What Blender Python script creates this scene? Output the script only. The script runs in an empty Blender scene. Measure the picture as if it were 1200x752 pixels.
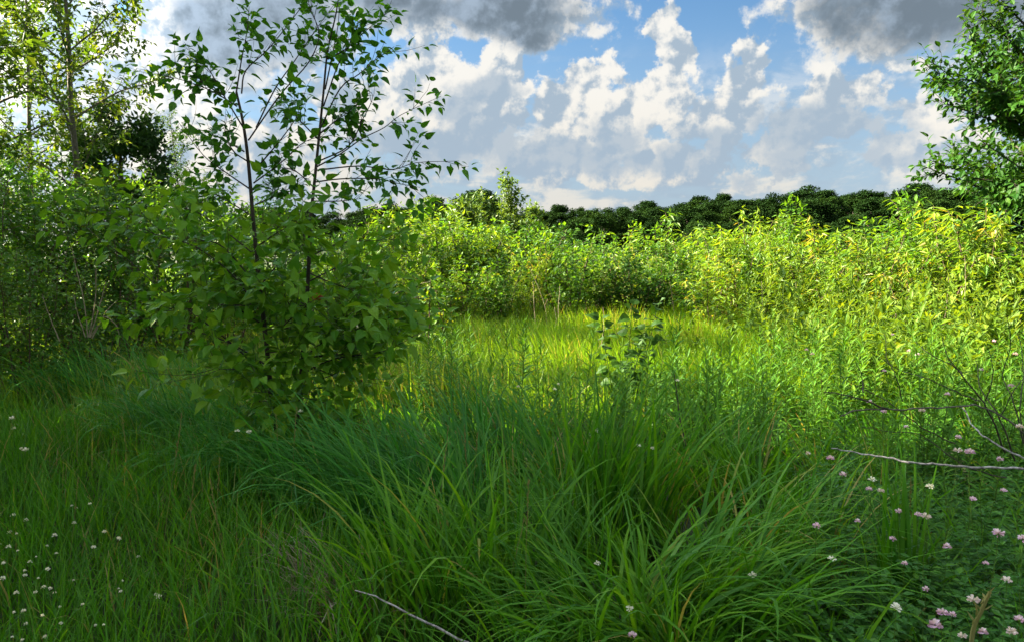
import bpy, math, random
import numpy as np
from mathutils import Vector, Matrix

R = math.radians
rng = np.random.default_rng(7)
random.seed(7)
SC = bpy.context.scene
COL = SC.collection

# ------------------------------------------------------------------ camera
CAM_Z = 1.65
PITCH = R(5.6)
FPX = 873.0                      # focal length in pixels of the 1200 px wide photograph
cam_data = bpy.data.cameras.new('camera')
cam = bpy.data.objects.new('camera', cam_data)
COL.objects.link(cam)
cam.location = (0, 0, CAM_Z)
cam.rotation_euler = (math.pi / 2 - PITCH, 0, 0)
cam_data.sensor_width = 36
cam_data.lens = 36 * FPX / 1200
cam_data.clip_start = 0.05
cam_data.clip_end = 5000
SC.camera = cam


def ray(px, py):
    """Direction (per metre of depth along +Y) of a point seen in the photograph."""
    a = (px - 600) / FPX
    b = (376 - py) / FPX
    y = math.cos(PITCH) + b * math.sin(PITCH)
    z = -math.sin(PITCH) + b * math.cos(PITCH)
    return np.array([a / y, 1.0, z / y])


def at(px, py, depth):
    return ray(px, py) * depth + np.array([0, 0, CAM_Z])


# ------------------------------------------------------------------ sun, sky, exposure
SUN_AZ = R(-72)                  # from the left, a little ahead
SUN_EL = R(31)
EXPOSURE = 2.75
SKY_STRENGTH = 0.05
SUN_STRENGTH = 5.0
SUN_DIR = np.array([math.sin(SUN_AZ) * math.cos(SUN_EL), math.cos(SUN_AZ) * math.cos(SUN_EL), math.sin(SUN_EL)])
sun_data = bpy.data.lights.new('sun', 'SUN')
sun_data.energy = SUN_STRENGTH
sun_data.angle = R(0.55)
sun_data.color = (1.0, 0.86, 0.60)
sun = bpy.data.objects.new('sun', sun_data)
COL.objects.link(sun)
sun.rotation_euler = Vector(SUN_DIR).to_track_quat('Z', 'Y').to_euler()
sun.location = (-30, 20, 30)

SC.view_settings.view_transform = 'Standard'
SC.view_settings.look = 'None'
SC.view_settings.exposure = EXPOSURE
SC.view_settings.gamma = 1
SC.view_settings.use_curve_mapping = False
SC.cycles.use_denoising = True
SC.cycles.max_bounces = 8
SC.cycles.diffuse_bounces = 4
SC.cycles.transmission_bounces = 4
SC.cycles.glossy_bounces = 2
SC.cycles.transparent_max_bounces = 4
SC.cycles.caustics_reflective = False
SC.cycles.caustics_refractive = False


class N:
    """Small helper to wire shader nodes."""
    def __init__(self, tree):
        self.t = tree

    def new(self, kind, **kw):
        n = self.t.nodes.new(kind)
        for k, v in kw.items():
            setattr(n, k, v)
        return n

    def put(self, sock, v):
        if isinstance(v, bpy.types.NodeSocket):
            self.t.links.new(v, sock)
        elif v is not None:
            sock.default_value = v

    def math(self, op, a, b=None, c=None, clamp=False):
        n = self.new('ShaderNodeMath', operation=op)
        n.use_clamp = clamp
        for s, v in zip(n.inputs, (a, b, c)):
            self.put(s, v)
        return n.outputs[0]

    def vmath(self, op, a, b=None, c=None, out=0):
        n = self.new('ShaderNodeVectorMath', operation=op)
        for s, v in zip(n.inputs, (a, b, c)):
            self.put(s, v)
        return n.outputs[out]

    def mix(self, f, a, b):
        n = self.new('ShaderNodeMix', data_type='RGBA')
        self.put(n.inputs[0], f)
        self.put(n.inputs[6], a)
        self.put(n.inputs[7], b)
        return n.outputs[2]

    def ramp(self, f, stops):
        n = self.new('ShaderNodeValToRGB')
        el = n.color_ramp.elements
        while len(el) < len(stops):
            el.new(0.5)
        for e, (p, c) in zip(el, stops):
            e.position = p
            e.color = (*c, 1)
        self.put(n.inputs[0], f)
        return n.outputs[0]

    def noise(self, vec, scale, detail=4, rough=0.55, out=0, dist=0.0, lac=2.0):
        n = self.new('ShaderNodeTexNoise')
        self.put(n.inputs['Vector'], vec)
        n.inputs['Scale'].default_value = scale
        n.inputs['Detail'].default_value = detail
        n.inputs['Roughness'].default_value = rough
        n.inputs['Distortion'].default_value = dist
        n.inputs['Lacunarity'].default_value = lac
        return n.outputs[out]

    def maprange(self, v, a, b, c=0.0, d=1.0, smooth=True):
        n = self.new('ShaderNodeMapRange')
        n.interpolation_type = 'SMOOTHSTEP' if smooth else 'LINEAR'
        for s, x in zip(n.inputs, (v, a, b, c, d)):
            self.put(s, x)
        return n.outputs[0]


world = bpy.data.worlds.new('World')
SC.world = world
world.use_nodes = True


# radiance of the clouds before SKY_STRENGTH
CLOUD = 1.0 / (SKY_STRENGTH * 2 ** EXPOSURE)
SKY_TINT = (0.31, 0.40, 0.44)


def rad(r_, g_, b_):
    return (r_ * CLOUD, g_ * CLOUD, b_ * CLOUD, 1)


WHITE = rad(0.87, 0.85, 0.80)
CREAM = rad(0.78, 0.73, 0.64)
GREY = rad(0.37, 0.465, 0.565)
DARK = rad(0.17, 0.22, 0.27)
VEIL = rad(0.39, 0.48, 0.585)


def build_sky():
    t = world.node_tree
    t.nodes.clear()
    n = N(t)
    out = n.new('ShaderNodeOutputWorld')
    bg = n.new('ShaderNodeBackground')
    bg.inputs['Strength'].default_value = SKY_STRENGTH
    t.links.new(bg.outputs[0], out.inputs[0])
    sky = n.new('ShaderNodeTexSky')
    sky.sky_type = 'NISHITA'
    sky.sun_disc = False
    sky.sun_elevation = SUN_EL
    sky.sun_rotation = SUN_AZ
    sky.air_density = 1.0
    sky.dust_density = 0.2
    sky.ozone_density = 2.5
    tc = n.new('ShaderNodeTexCoord')
    D = tc.outputs['Generated']
    sep = n.new('ShaderNodeSeparateXYZ')
    t.links.new(D, sep.inputs[0])
    az = n.math('ARCTAN2', sep.outputs[0], sep.outputs[1])
    el = n.math('ARCSINE', sep.outputs[2])
    comb = n.new('ShaderNodeCombineXYZ')
    n.put(comb.inputs[0], az)
    n.put(comb.inputs[1], el)
    P0 = comb.outputs[0]
    # billows: the noise bends the outlines of the clouds
    w1 = n.vmath('SUBTRACT', n.noise(D, 9.0, 6, 0.62, out=1), (0.5, 0.5, 0.5))
    P = n.vmath('MULTIPLY_ADD', w1, (0.10, 0.085, 0.0), P0)

    def ae(px, py):
        d = ray(px, py)
        return math.atan2(d[0], d[1]), math.atan2(d[2], math.hypot(d[0], d[1]))

    def field(puffs, k=0.2, vec=P):
        acc = None
        for (px, py, rx, ry) in puffs:
            a, e = ae(px, py)
            s = 1 / FPX
            ix, iy = 1 / (rx * s * math.cos(a)), 1 / (ry * s)
            q = n.vmath('MULTIPLY_ADD', vec, (ix, iy, 0), (-a * ix, -e * iy, 0))
            d = n.vmath('LENGTH', q, out=1)
            acc = d if acc is None else n.math('SMOOTH_MIN', acc, d, k)
        return n.math('SUBTRACT', 1.0, acc)

    # cumulus towers, dark banks overhead, grey undersides: (x, y, half width, half height) where they stand in the view
    heaps = [(505, 100, 52, 40), (455, 128, 50, 50), (530, 140, 66, 48), (585, 88, 44, 28), (572, 130, 48, 40), (600, 150, 26, 24),
             (695, 92, 34, 28), (668, 128, 40, 42), (715, 140, 36, 50), (745, 125, 26, 40), (778, 32, 16, 26), (794, 66, 22, 32), (775, 106, 46, 36), (826, 138, 40, 30),
             (895, 66, 20, 26), (878, 98, 36, 26), (864, 140, 40, 34), (985, 108, 44, 26), (1012, 88, 14, 10), (1058, 66, 26, 13),
             (690, 175, 90, 34), (540, 180, 80, 30), (1085, 128, 50, 18), (1080, 170, 70, 22), (925, 194, 32, 14), (650, 205, 60, 20), (800, 190, 80, 26), (720, 205, 90, 18), (960, 150, 70, 24), (900, 175, 60, 20),
             (190, 25, 44, 60), (110, 90, 140, 90), (240, 175, 100, 50), (330, 205, 110, 46), (400, 120, 50, 34), (60, 200, 160, 80)]
    banks = [(590, 10, 150, 40), (510, 22, 110, 34), (625, 36, 60, 22), (1015, 8, 90, 50), (1085, 18, 100, 36), (1150, 0, 120, 44),
             (270, 42, 90, 72), (340, 20, 70, 50), (455, 0, 90, 26)]
    greys = [(590, 165, 50, 20), (655, 176, 56, 9), (690, 182, 54, 7), (535, 185, 70, 22), (700, 190, 110, 16), (915, 150, 60, 26), (850, 170, 60, 24),
             (910, 206, 66, 10), (470, 190, 60, 24), (1010, 150, 60, 26), (1050, 195, 90, 18), (960, 180, 70, 22), (575, 105, 34, 12), (545, 125, 20, 16), (730, 160, 30, 20)]
    hh = field(heaps)
    hb = field(banks, 0.3)
    hg = field(greys, 0.3)
    # unseen rest of the sky: cumulus, its cover raised to brighten the shade
    away = n.maprange(n.math('ABSOLUTE', az), 0.62, 0.85)
    away = n.math('MAXIMUM', away, n.maprange(el, 0.36, 0.5))
    cover = n.math('MULTIPLY_ADD', n.noise(D, 3.0, 3, 0.5), 6.0, -2.2)
    hh = n.math('MAXIMUM', hh, n.math('MULTIPLY_ADD', n.math('ADD', cover, 3.0), away, -3.0))

    def billow(vec, scale, detail):
        v = n.new('ShaderNodeTexVoronoi')
        v.feature = 'F1'
        v.normalize = True
        n.put(v.inputs['Vector'], vec)
        v.inputs['Scale'].default_value = scale
        v.inputs['Detail'].default_value = detail
        v.inputs['Roughness'].default_value = 0.55
        return n.math('SUBTRACT', 1.0, v.outputs['Distance'])

    f0 = n.noise(D, 22.0, 8, 0.62)
    Dw = n.vmath('MULTIPLY_ADD', n.vmath('SUBTRACT', n.noise(D, 26.0, 4, 0.6, out=1), (0.5, 0.5, 0.5)), (0.05, 0.05, 0.05), D)
    b1 = billow(Dw, 24.0, 1.0)
    f1 = n.math('MULTIPLY_ADD', n.math('SUBTRACT', b1, 0.68), 0.75, f0)
    sd = Vector((SUN_DIR[0], SUN_DIR[1] * 0.3, SUN_DIR[2] + 0.45)).normalized()
    f2 = n.noise(n.vmath('ADD', D, tuple(sd * 0.012)), 22.0, 6, 0.6)
    b2 = billow(n.vmath('ADD', Dw, tuple(sd * 0.012)), 24.0, 1.0)
    g1 = n.noise(D, 8.0, 3, 0.5)
    g2 = n.noise(n.vmath('ADD', D, tuple(sd * 0.03)), 8.0, 3, 0.5)
    fb = n.math('SUBTRACT', f1, 0.5)
    lit = n.math('ADD', n.math('ADD', n.math('MULTIPLY', n.math('SUBTRACT', f0, f2), 0.8), n.math('MULTIPLY', n.math('SUBTRACT', b1, b2), 0.7)), n.math('MULTIPLY', n.math('SUBTRACT', g1, g2), 0.7))
    m = n.maprange(n.math('MULTIPLY_ADD', fb, 2.2, hh), -0.06, 0.22)
    gb = n.math('SUBTRACT', g1, 0.5)
    hb = n.math('MULTIPLY_ADD', gb, 1.1, hb)
    mb = n.maprange(n.math('MULTIPLY_ADD', fb, 1.8, hb), -0.12, 0.32)
    mg = n.maprange(n.math('MULTIPLY_ADD', fb, 1.8, hg), -0.40, 0.55)
    # thin far cloud in streaks above the horizon
    st = n.noise(n.vmath('MULTIPLY', D, (1.0, 1.0, 3.2)), 9.0, 7, 0.6, dist=0.4)
    band = n.math('MULTIPLY', n.maprange(el, 0.27, 0.12), n.maprange(el, -0.02, 0.02))
    ms = n.math('MULTIPLY', n.maprange(st, 0.40, 0.62), band)

    base = n.vmath('MULTIPLY', sky.outputs[0], SKY_TINT)
    veil = n.maprange(el, 0.32, 0.03)
    base = n.mix(n.math('MULTIPLY', veil, 0.88), base, VEIL)
    low = n.maprange(el, 0.02, 0.24)
    white = n.mix(low, CREAM, WHITE)
    streak = n.mix(n.maprange(n.math('ADD', lit, st), 0.42, 0.68), GREY, white)
    c = n.mix(n.math('MULTIPLY', ms, 0.8), base, streak)
    # sunlit white, blue grey in the folds
    thick = n.maprange(n.math('MULTIPLY_ADD', fb, 1.2, hh), 0.2, 1.1)
    fold = n.maprange(n.math('MULTIPLY_ADD', thick, -0.05, lit), -0.12, 0.085)
    cc = n.mix(fold, GREY, white)
    cc = n.mix(n.math('MULTIPLY', mg, 0.8), cc, GREY)
    c = n.mix(n.math('MULTIPLY', m, n.maprange(el, 0.0, 0.14, 0.6, 1.0)), c, cc)
    edge = n.maprange(n.math('MULTIPLY_ADD', fb, 0.9, hb), 0.02, 0.75)
    bankc = n.mix(edge, n.mix(n.maprange(lit, -0.1, 0.06), GREY, WHITE), n.mix(n.maprange(n.math('ADD', lit, n.math('MULTIPLY', az, -0.25)), -0.16, 0.22), DARK, n.vmath('MULTIPLY', GREY[:3], (0.95, 0.95, 0.97))))
    c = n.mix(mb, c, bankc)
    # thin cloud glows towards the sun, boosted to brighten the shaded foreground
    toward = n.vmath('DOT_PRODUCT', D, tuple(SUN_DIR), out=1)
    back = n.math('MAXIMUM', n.math('MULTIPLY', toward, -0.6), 0.0)      # gain added opposite the sun as well, more fill for the shade
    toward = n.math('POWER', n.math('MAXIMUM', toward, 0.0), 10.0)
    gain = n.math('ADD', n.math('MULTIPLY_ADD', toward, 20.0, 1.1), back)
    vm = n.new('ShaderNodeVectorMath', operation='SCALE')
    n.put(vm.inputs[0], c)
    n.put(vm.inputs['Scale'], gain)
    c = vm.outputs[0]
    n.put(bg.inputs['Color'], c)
    world.cycles.sampling_method = 'MANUAL'
    world.cycles.sample_map_resolution = 512


build_sky()

# ------------------------------------------------------------------ tagging


def tag(o, label=None, cat=None, group=None, kind=None):
    for k, v in (('label', label), ('category', cat), ('group', group), ('kind', kind)):
        if v:
            o[k] = v
    return o


def link(name, data, parent=None, loc=None):
    o = bpy.data.objects.new(name, data)
    COL.objects.link(o)
    if parent is not None:
        o.parent = parent
    if loc is not None:
        o.location = loc
    return o


def empty(name, loc, rz=0.0, scale=1.0):
    o = link(name, None, None, loc)
    o.rotation_euler = (0, 0, rz)
    o.scale = (scale,) * 3
    o.empty_display_size = 0.1
    return o


def copy_thing(src, loc, rz=0.0, scale=1.0, label=None, group=None):
    r = src.copy()
    COL.objects.link(r)
    r.location = loc
    r.rotation_euler = (0, 0, rz)
    r.scale = scale if isinstance(scale, tuple) else (scale,) * 3
    if label:
        r['label'] = label
    if group:
        r['group'] = group
    for ch in src.children:
        c = ch.copy()
        COL.objects.link(c)
        c.parent = r
        for g in ch.children:
            d = g.copy()
            COL.objects.link(d)
            d.parent = c
    return r


# ------------------------------------------------------------------ materials


def leaf_material(name, stops, trans=0.38, rough=0.42, gloss=0.05, tip=None, spread=0.25, warm=1.0):
    """A thin leaf: diffuse and see-through light, a little sheen; tints vary from leaf to leaf."""
    m = bpy.data.materials.new(name)
    m.use_nodes = True
    t = m.node_tree
    t.nodes.clear()
    n = N(t)
    out = n.new('ShaderNodeOutputMaterial')
    at_ = n.new('ShaderNodeAttribute', attribute_name='rnd')
    info = n.new('ShaderNodeObjectInfo')
    f = n.math('MULTIPLY_ADD', n.math('SUBTRACT', info.outputs['Random'], 0.5), spread, at_.outputs['Fac'])
    c = n.ramp(f, stops)
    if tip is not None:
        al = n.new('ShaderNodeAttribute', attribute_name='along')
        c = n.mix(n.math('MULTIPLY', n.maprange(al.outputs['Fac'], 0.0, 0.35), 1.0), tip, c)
    geo = n.new('ShaderNodeNewGeometry')
    under = n.mix(geo.outputs['Backfacing'], c, n.mix(0.12, c, (0.14, 0.22, 0.08, 1)))
    dif = n.new('ShaderNodeBsdfDiffuse')
    n.put(dif.inputs[0], under)
    tr = n.new('ShaderNodeBsdfTranslucent')
    n.put(tr.inputs[0], n.vmath('MULTIPLY', c, (1.5 * warm, 1.25, 0.55)))
    mx = n.new('ShaderNodeMixShader')
    mx.inputs[0].default_value = trans
    t.links.new(dif.outputs[0], mx.inputs[1])
    t.links.new(tr.outputs[0], mx.inputs[2])
    gl = n.new('ShaderNodeBsdfGlossy')
    gl.inputs['Roughness'].default_value = rough
    gl.inputs['Color'].default_value = (0.9, 0.95, 1.0, 1)
    lw = n.new('ShaderNodeLayerWeight')          # facing term works on both sides of a thin leaf
    lw.inputs[0].default_value = 0.5
    fr = n.math('MULTIPLY_ADD', n.math('POWER', lw.outputs['Facing'], 5.0), 0.45, 0.035)
    mx2 = n.new('ShaderNodeMixShader')
    n.put(mx2.inputs[0], n.math('MULTIPLY', fr, gloss * 10, clamp=True))
    t.links.new(mx.outputs[0], mx2.inputs[1])
    t.links.new(gl.outputs[0], mx2.inputs[2])
    t.links.new(mx2.outputs[0], out.inputs[0])
    return m


def bark_material(name, c1, c2, scale=40.0):
    m = bpy.data.materials.new(name)
    m.use_nodes = True
    t = m.node_tree
    n = N(t)
    b = t.nodes['Principled BSDF']
    tc = n.new('ShaderNodeTexCoord')
    v = n.vmath('MULTIPLY', tc.outputs['Object'], (1, 1, 0.35))
    f = n.noise(v, scale, 5, 0.65)
    n.put(b.inputs['Base Color'], n.ramp(f, [(0.35, c1), (0.65, c2)]))
    b.inputs['Roughness'].default_value = 0.85
    bump = n.new('ShaderNodeBump')
    bump.inputs['Strength'].default_value = 0.5
    bump.inputs['Distance'].default_value = 0.01
    t.links.new(f, bump.inputs['Height'])
    t.links.new(bump.outputs[0], b.inputs['Normal'])
    return m


def petal_material(name, stops, trans=0.25):
    return leaf_material(name, stops, trans, 0.6, 0.02, spread=0.1)


M = {}
M['pear'] = leaf_material('pear_leaf', [(0.0, (0.035, 0.15, 0.008)), (0.5, (0.08, 0.25, 0.012)), (0.9, (0.16, 0.34, 0.016)), (1.0, (0.25, 0.39, 0.025))], 0.38, 0.42, 0.05)
M['poplar'] = leaf_material('poplar_leaf', [(0.0, (0.03, 0.085, 0.010)), (0.6, (0.075, 0.15, 0.012)), (1.0, (0.18, 0.24, 0.018))], 0.5, 0.45, 0.05)
M['cedar'] = leaf_material('cedar_needles', [(0.0, (0.010, 0.035, 0.008)), (0.6, (0.024, 0.07, 0.012)), (1.0, (0.05, 0.11, 0.014))], 0.15, 0.6, 0.03)
M['willow'] = leaf_material('willow_leaf', [(0.0, (0.03, 0.08, 0.02)), (1.0, (0.07, 0.14, 0.03))], 0.35, 0.45, 0.05)
M['shrub'] = leaf_material('shrub_leaf', [(0.0, (0.028, 0.115, 0.010)), (0.5, (0.07, 0.20, 0.014)), (1.0, (0.16, 0.29, 0.018))], 0.36, 0.42, 0.06)
M['sapling'] = leaf_material('sapling_leaf', [(0.0, (0.04, 0.14, 0.010)), (0.45, (0.09, 0.23, 0.012)), (0.9, (0.17, 0.31, 0.015)), (1.0, (0.27, 0.31, 0.025))], 0.45, 0.45, 0.05, spread=0.5)
M['sapling_gold'] = leaf_material('golden_sapling_leaf', [(0.0, (0.06, 0.17, 0.012)), (0.5, (0.145, 0.28, 0.015)), (0.9, (0.23, 0.34, 0.02)), (1.0, (0.33, 0.28, 0.04))], 0.45, 0.45, 0.05, spread=0.5)
M['feathery'] = leaf_material('feathery_leaf', [(0.0, (0.05, 0.12, 0.02)), (1.0, (0.12, 0.20, 0.025))], 0.4, 0.45, 0.05)
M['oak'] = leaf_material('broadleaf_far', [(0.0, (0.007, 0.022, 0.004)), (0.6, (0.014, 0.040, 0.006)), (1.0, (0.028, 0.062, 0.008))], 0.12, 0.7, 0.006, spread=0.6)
M['cherry'] = leaf_material('cherry_leaf', [(0.0, (0.015, 0.065, 0.006)), (0.6, (0.035, 0.11, 0.009)), (1.0, (0.085, 0.165, 0.012))], 0.30, 0.5, 0.025)
M['goldenrod'] = leaf_material('goldenrod_leaf', [(0.0, (0.035, 0.13, 0.012)), (0.6, (0.075, 0.21, 0.015)), (1.0, (0.14, 0.29, 0.016))], 0.38, 0.55, 0.03)
M['tall_forb'] = leaf_material('tall_forb_leaf', [(0.0, (0.045, 0.12, 0.010)), (0.6, (0.11, 0.21, 0.012)), (1.0, (0.22, 0.29, 0.016))], 0.42, 0.55, 0.03)
M['vetch'] = leaf_material('vetch_leaf', [(0.0, (0.02, 0.10, 0.012)), (0.6, (0.05, 0.18, 0.016)), (1.0, (0.10, 0.26, 0.018))], 0.35, 0.45, 0.05)
M['burdock'] = leaf_material('broad_weed_leaf', [(0.0, (0.020, 0.065, 0.006)), (1.0, (0.055, 0.14, 0.010))], 0.35, 0.55, 0.03)
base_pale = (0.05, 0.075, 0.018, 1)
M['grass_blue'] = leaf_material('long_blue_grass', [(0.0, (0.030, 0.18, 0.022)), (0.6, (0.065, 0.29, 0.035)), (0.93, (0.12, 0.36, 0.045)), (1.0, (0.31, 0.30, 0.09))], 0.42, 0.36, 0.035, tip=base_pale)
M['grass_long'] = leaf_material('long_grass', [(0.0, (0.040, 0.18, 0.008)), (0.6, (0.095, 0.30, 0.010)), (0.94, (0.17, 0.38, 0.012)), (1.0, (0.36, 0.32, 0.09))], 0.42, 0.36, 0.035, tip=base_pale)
M['grass_field'] = leaf_material('field_grass', [(0.0, (0.08, 0.24, 0.010)), (0.6, (0.17, 0.36, 0.012)), (0.96, (0.26, 0.42, 0.014)), (1.0, (0.37, 0.32, 0.09))], 0.44, 0.42, 0.05, tip=base_pale)  # yellower and lighter than the long grass: sunlight put into the colour
M['grass_short'] = leaf_material('short_grass', [(0.0, (0.035, 0.17, 0.008)), (0.6, (0.075, 0.26, 0.010)), (0.95, (0.13, 0.31, 0.012)), (1.0, (0.29, 0.27, 0.08))], 0.42, 0.36, 0.035, tip=base_pale)
M['dry'] = leaf_material('dry_grass', [(0.0, (0.20, 0.16, 0.10)), (0.6, (0.30, 0.22, 0.20)), (1.0, (0.42, 0.36, 0.30))], 0.25, 0.6, 0.03)
M['seed'] = leaf_material('seed_head', [(0.0, (0.16, 0.17, 0.05)), (1.0, (0.30, 0.28, 0.10))], 0.25, 0.6, 0.03)
M['bark_dark'] = bark_material('dark_bark', (0.018, 0.013, 0.010), (0.060, 0.045, 0.035))
M['bark_grey'] = bark_material('grey_bark', (0.05, 0.042, 0.034), (0.15, 0.13, 0.11))
M['twig'] = bark_material('brown_twig', (0.05, 0.033, 0.02), (0.12, 0.08, 0.05), 60)
M['dead_pale'] = bark_material('weathered_wood', (0.11, 0.10, 0.10), (0.46, 0.44, 0.43), 70)
M['stalk'] = bark_material('dry_stalk', (0.17, 0.13, 0.08), (0.38, 0.32, 0.23), 60)
M['green_stem'] = leaf_material('green_stem', [(0.0, (0.05, 0.12, 0.015)), (1.0, (0.11, 0.19, 0.025))], 0.1, 0.5, 0.04)
M['pink'] = petal_material('pink_petal', [(0.0, (0.52, 0.28, 0.50)), (0.5, (0.70, 0.50, 0.68)), (1.0, (0.82, 0.72, 0.80))])
M['pink_pale'] = petal_material('pale_petal', [(0.0, (0.62, 0.48, 0.55)), (1.0, (0.82, 0.78, 0.74))])
M['white'] = petal_material('white_petal', [(0.0, (0.55, 0.58, 0.45)), (0.4, (0.76, 0.77, 0.70)), (1.0, (0.86, 0.86, 0.82))])
M['red_leaf'] = leaf_material('red_young_leaf', [(0.0, (0.30, 0.05, 0.04)), (1.0, (0.45, 0.12, 0.06))], 0.35, 0.4, 0.05)


def ground_material():
    m = bpy.data.materials.new('meadow_soil')
    m.use_nodes = True
    t = m.node_tree
    n = N(t)
    b = t.nodes['Principled BSDF']
    tc = n.new('ShaderNodeTexCoord')
    f = n.noise(tc.outputs['Object'], 1.7, 8, 0.7)
    g = n.noise(tc.outputs['Object'], 30, 5, 0.7)
    a = n.ramp(f, [(0.3, (0.018, 0.026, 0.008)), (0.55, (0.03, 0.055, 0.012)), (0.75, (0.06, 0.06, 0.028))])
    n.put(b.inputs['Base Color'], n.mix(n.math('MULTIPLY', g, 0.6), a, (0.035, 0.05, 0.014, 1)))
    b.inputs['Roughness'].default_value = 0.95
    bump = n.new('ShaderNodeBump')
    bump.inputs['Strength'].default_value = 0.6
    bump.inputs['Distance'].default_value = 0.04
    t.links.new(g, bump.inputs['Height'])
    t.links.new(bump.outputs[0], b.inputs['Normal'])
    return m


# ------------------------------------------------------------------ mesh building with arrays


class Geo:
    def __init__(self):
        self.v, self.f, self.mi, self.r, self.a = [], [], [], [], []
        self.n = 0

    def add(self, verts, faces, rnd=0.5, along=1.0, mat=0):
        verts = np.asarray(verts, np.float32).reshape(-1, 3)
        faces = np.asarray(faces, np.int32)
        self.v.append(verts)
        self.f.append(faces + self.n)
        self.mi.append(np.full(len(faces), mat, np.int32))
        self.r.append(np.broadcast_to(np.asarray(rnd, np.float32), (len(verts),)).copy())
        self.a.append(np.broadcast_to(np.asarray(along, np.float32), (len(verts),)).copy())
        self.n += len(verts)

    def mesh(self, name, mats, smooth=False):
        me = bpy.data.meshes.new(name)
        V = np.concatenate(self.v)
        me.vertices.add(len(V))
        me.vertices.foreach_set('co', V.ravel())
        loops = np.concatenate([f.ravel() for f in self.f])
        counts = np.concatenate([np.full(len(f), f.shape[1], np.int32) for f in self.f])
        me.loops.add(len(loops))
        me.loops.foreach_set('vertex_index', loops)
        me.polygons.add(len(counts))
        starts = np.concatenate([[0], np.cumsum(counts)[:-1]]).astype(np.int32)
        me.polygons.foreach_set('loop_start', starts)
        me.polygons.foreach_set('material_index', np.concatenate(self.mi))
        me.polygons.foreach_set('use_smooth', np.full(len(counts), smooth))
        for nm, arr in (('rnd', self.r), ('along', self.a)):
            at_ = me.attributes.new(nm, 'FLOAT', 'POINT')
            at_.data.foreach_set('value', np.concatenate(arr))
        for m in mats:
            me.materials.append(m)
        me.update(calc_edges=True)
        return me

    def build(self, name, mats, parent=None, loc=None, smooth=False):
        return link(name, self.mesh(name, mats if isinstance(mats, list) else [mats], smooth), parent, loc)


def unit(a):
    return a / np.maximum(np.linalg.norm(a, axis=-1, keepdims=True), 1e-9)


def tube(g, pts, rad, sides=5, rnd=0.5, mat=0):
    pts = np.asarray(pts, float)
    rad = np.broadcast_to(np.asarray(rad, float), (len(pts),))
    tan = unit(np.gradient(pts, axis=0))
    ref = np.array([0.0, 0.0, 1.0]) if abs(tan[0][2]) < 0.9 else np.array([1.0, 0.0, 0.0])
    u = unit(np.cross(tan, ref))
    w = np.cross(tan, u)
    ang = np.arange(sides) * 2 * math.pi / sides
    ring = pts[:, None, :] + rad[:, None, None] * (np.cos(ang)[None, :, None] * u[:, None, :] + np.sin(ang)[None, :, None] * w[:, None, :])
    k = len(pts)
    i = np.arange(k - 1)[:, None] * sides
    j = np.arange(sides)[None, :]
    a = i + j
    b = i + (j + 1) % sides
    faces = np.stack([a, b, b + sides, a + sides], -1).reshape(-1, 4)
    g.add(ring.reshape(-1, 3), faces, rnd, 1.0, mat)


def smooth_line(pts, per=4):
    """Catmull-Rom through hand set points."""
    p = np.asarray(pts, float)
    if len(p) < 3:
        t = np.linspace(0, 1, per + 1)[:, None]
        return p[0] * (1 - t) + p[-1] * t
    e = np.vstack([2 * p[0] - p[1], p, 2 * p[-1] - p[-2]])
    out = []
    for i in range(1, len(e) - 2):
        for t in np.arange(per) / per:
            a, b, c, d = e[i - 1], e[i], e[i + 1], e[i + 2]
            out.append(0.5 * (2 * b + (c - a) * t + (2 * a - 5 * b + 4 * c - d) * t * t + (3 * b - a - 3 * c + d) * t ** 3))
    out.append(p[-1])
    return np.array(out)


# leaf templates: x across, y along, z up; 'm' is the list of faces
DIAMOND = (np.array([[0, 0, 0], [-0.27, 0.42, 0.07], [0, 1, -0.06], [0.27, 0.42, 0.07]]), np.array([[0, 2, 1], [0, 3, 2]]))
NARROW = (np.array([[0, 0, 0], [-0.13, 0.35, 0.03], [0, 1, -0.16], [0.13, 0.35, 0.03]]), np.array([[0, 2, 1], [0, 3, 2]]))
OVATE = (np.array([[0, 0.0, 0], [0, 0.12, -0.01], [0, 0.5, 0.0], [0, 0.78, -0.04], [0, 1.05, -0.13],
                   [-0.21, 0.17, 0.05], [-0.31, 0.40, 0.09], [-0.20, 0.68, 0.03], [0.21, 0.17, 0.05], [0.31, 0.40, 0.09], [0.20, 0.68, 0.03]]),
         np.array([[1, 6, 5], [1, 2, 6], [2, 7, 6], [2, 3, 7], [3, 4, 7], [1, 8, 9], [1, 9, 2], [2, 9, 10], [2, 10, 3], [3, 10, 4]]))
OVAL = (np.array([[0, 0, 0], [-0.22, 0.25, 0.06], [-0.24, 0.6, 0.05], [0, 1, -0.08], [0.24, 0.6, 0.05], [0.22, 0.25, 0.06], [0, 0.5, 0]]),
        np.array([[0, 6, 1], [1, 6, 2], [2, 6, 3], [3, 6, 4], [4, 6, 5], [5, 6, 0]]))
LANCE = (np.array([[0, 0, 0], [-0.075, 0.3, 0.025], [0.075, 0.3, 0.025], [-0.06, 0.65, -0.02], [0.06, 0.65, -0.02], [0, 1, -0.16], [0, 0.3, 0], [0, 0.65, -0.04]]),
         np.array([[0, 6, 1], [0, 2, 6], [1, 6, 7], [1, 7, 3], [6, 2, 4], [6, 4, 7], [3, 7, 5], [7, 4, 5]]))
BROAD = (LANCE[0] * np.array([1.7, 1, 1.3]), LANCE[1])
CLUMP = (np.array([[0, 0, 0], [-0.42, 0.4, 0.12], [-0.15, 0.95, -0.05], [0.28, 0.85, -0.1], [0.45, 0.35, 0.1]]), np.array([[0, 2, 1], [0, 3, 2], [0, 4, 3]]))


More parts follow.
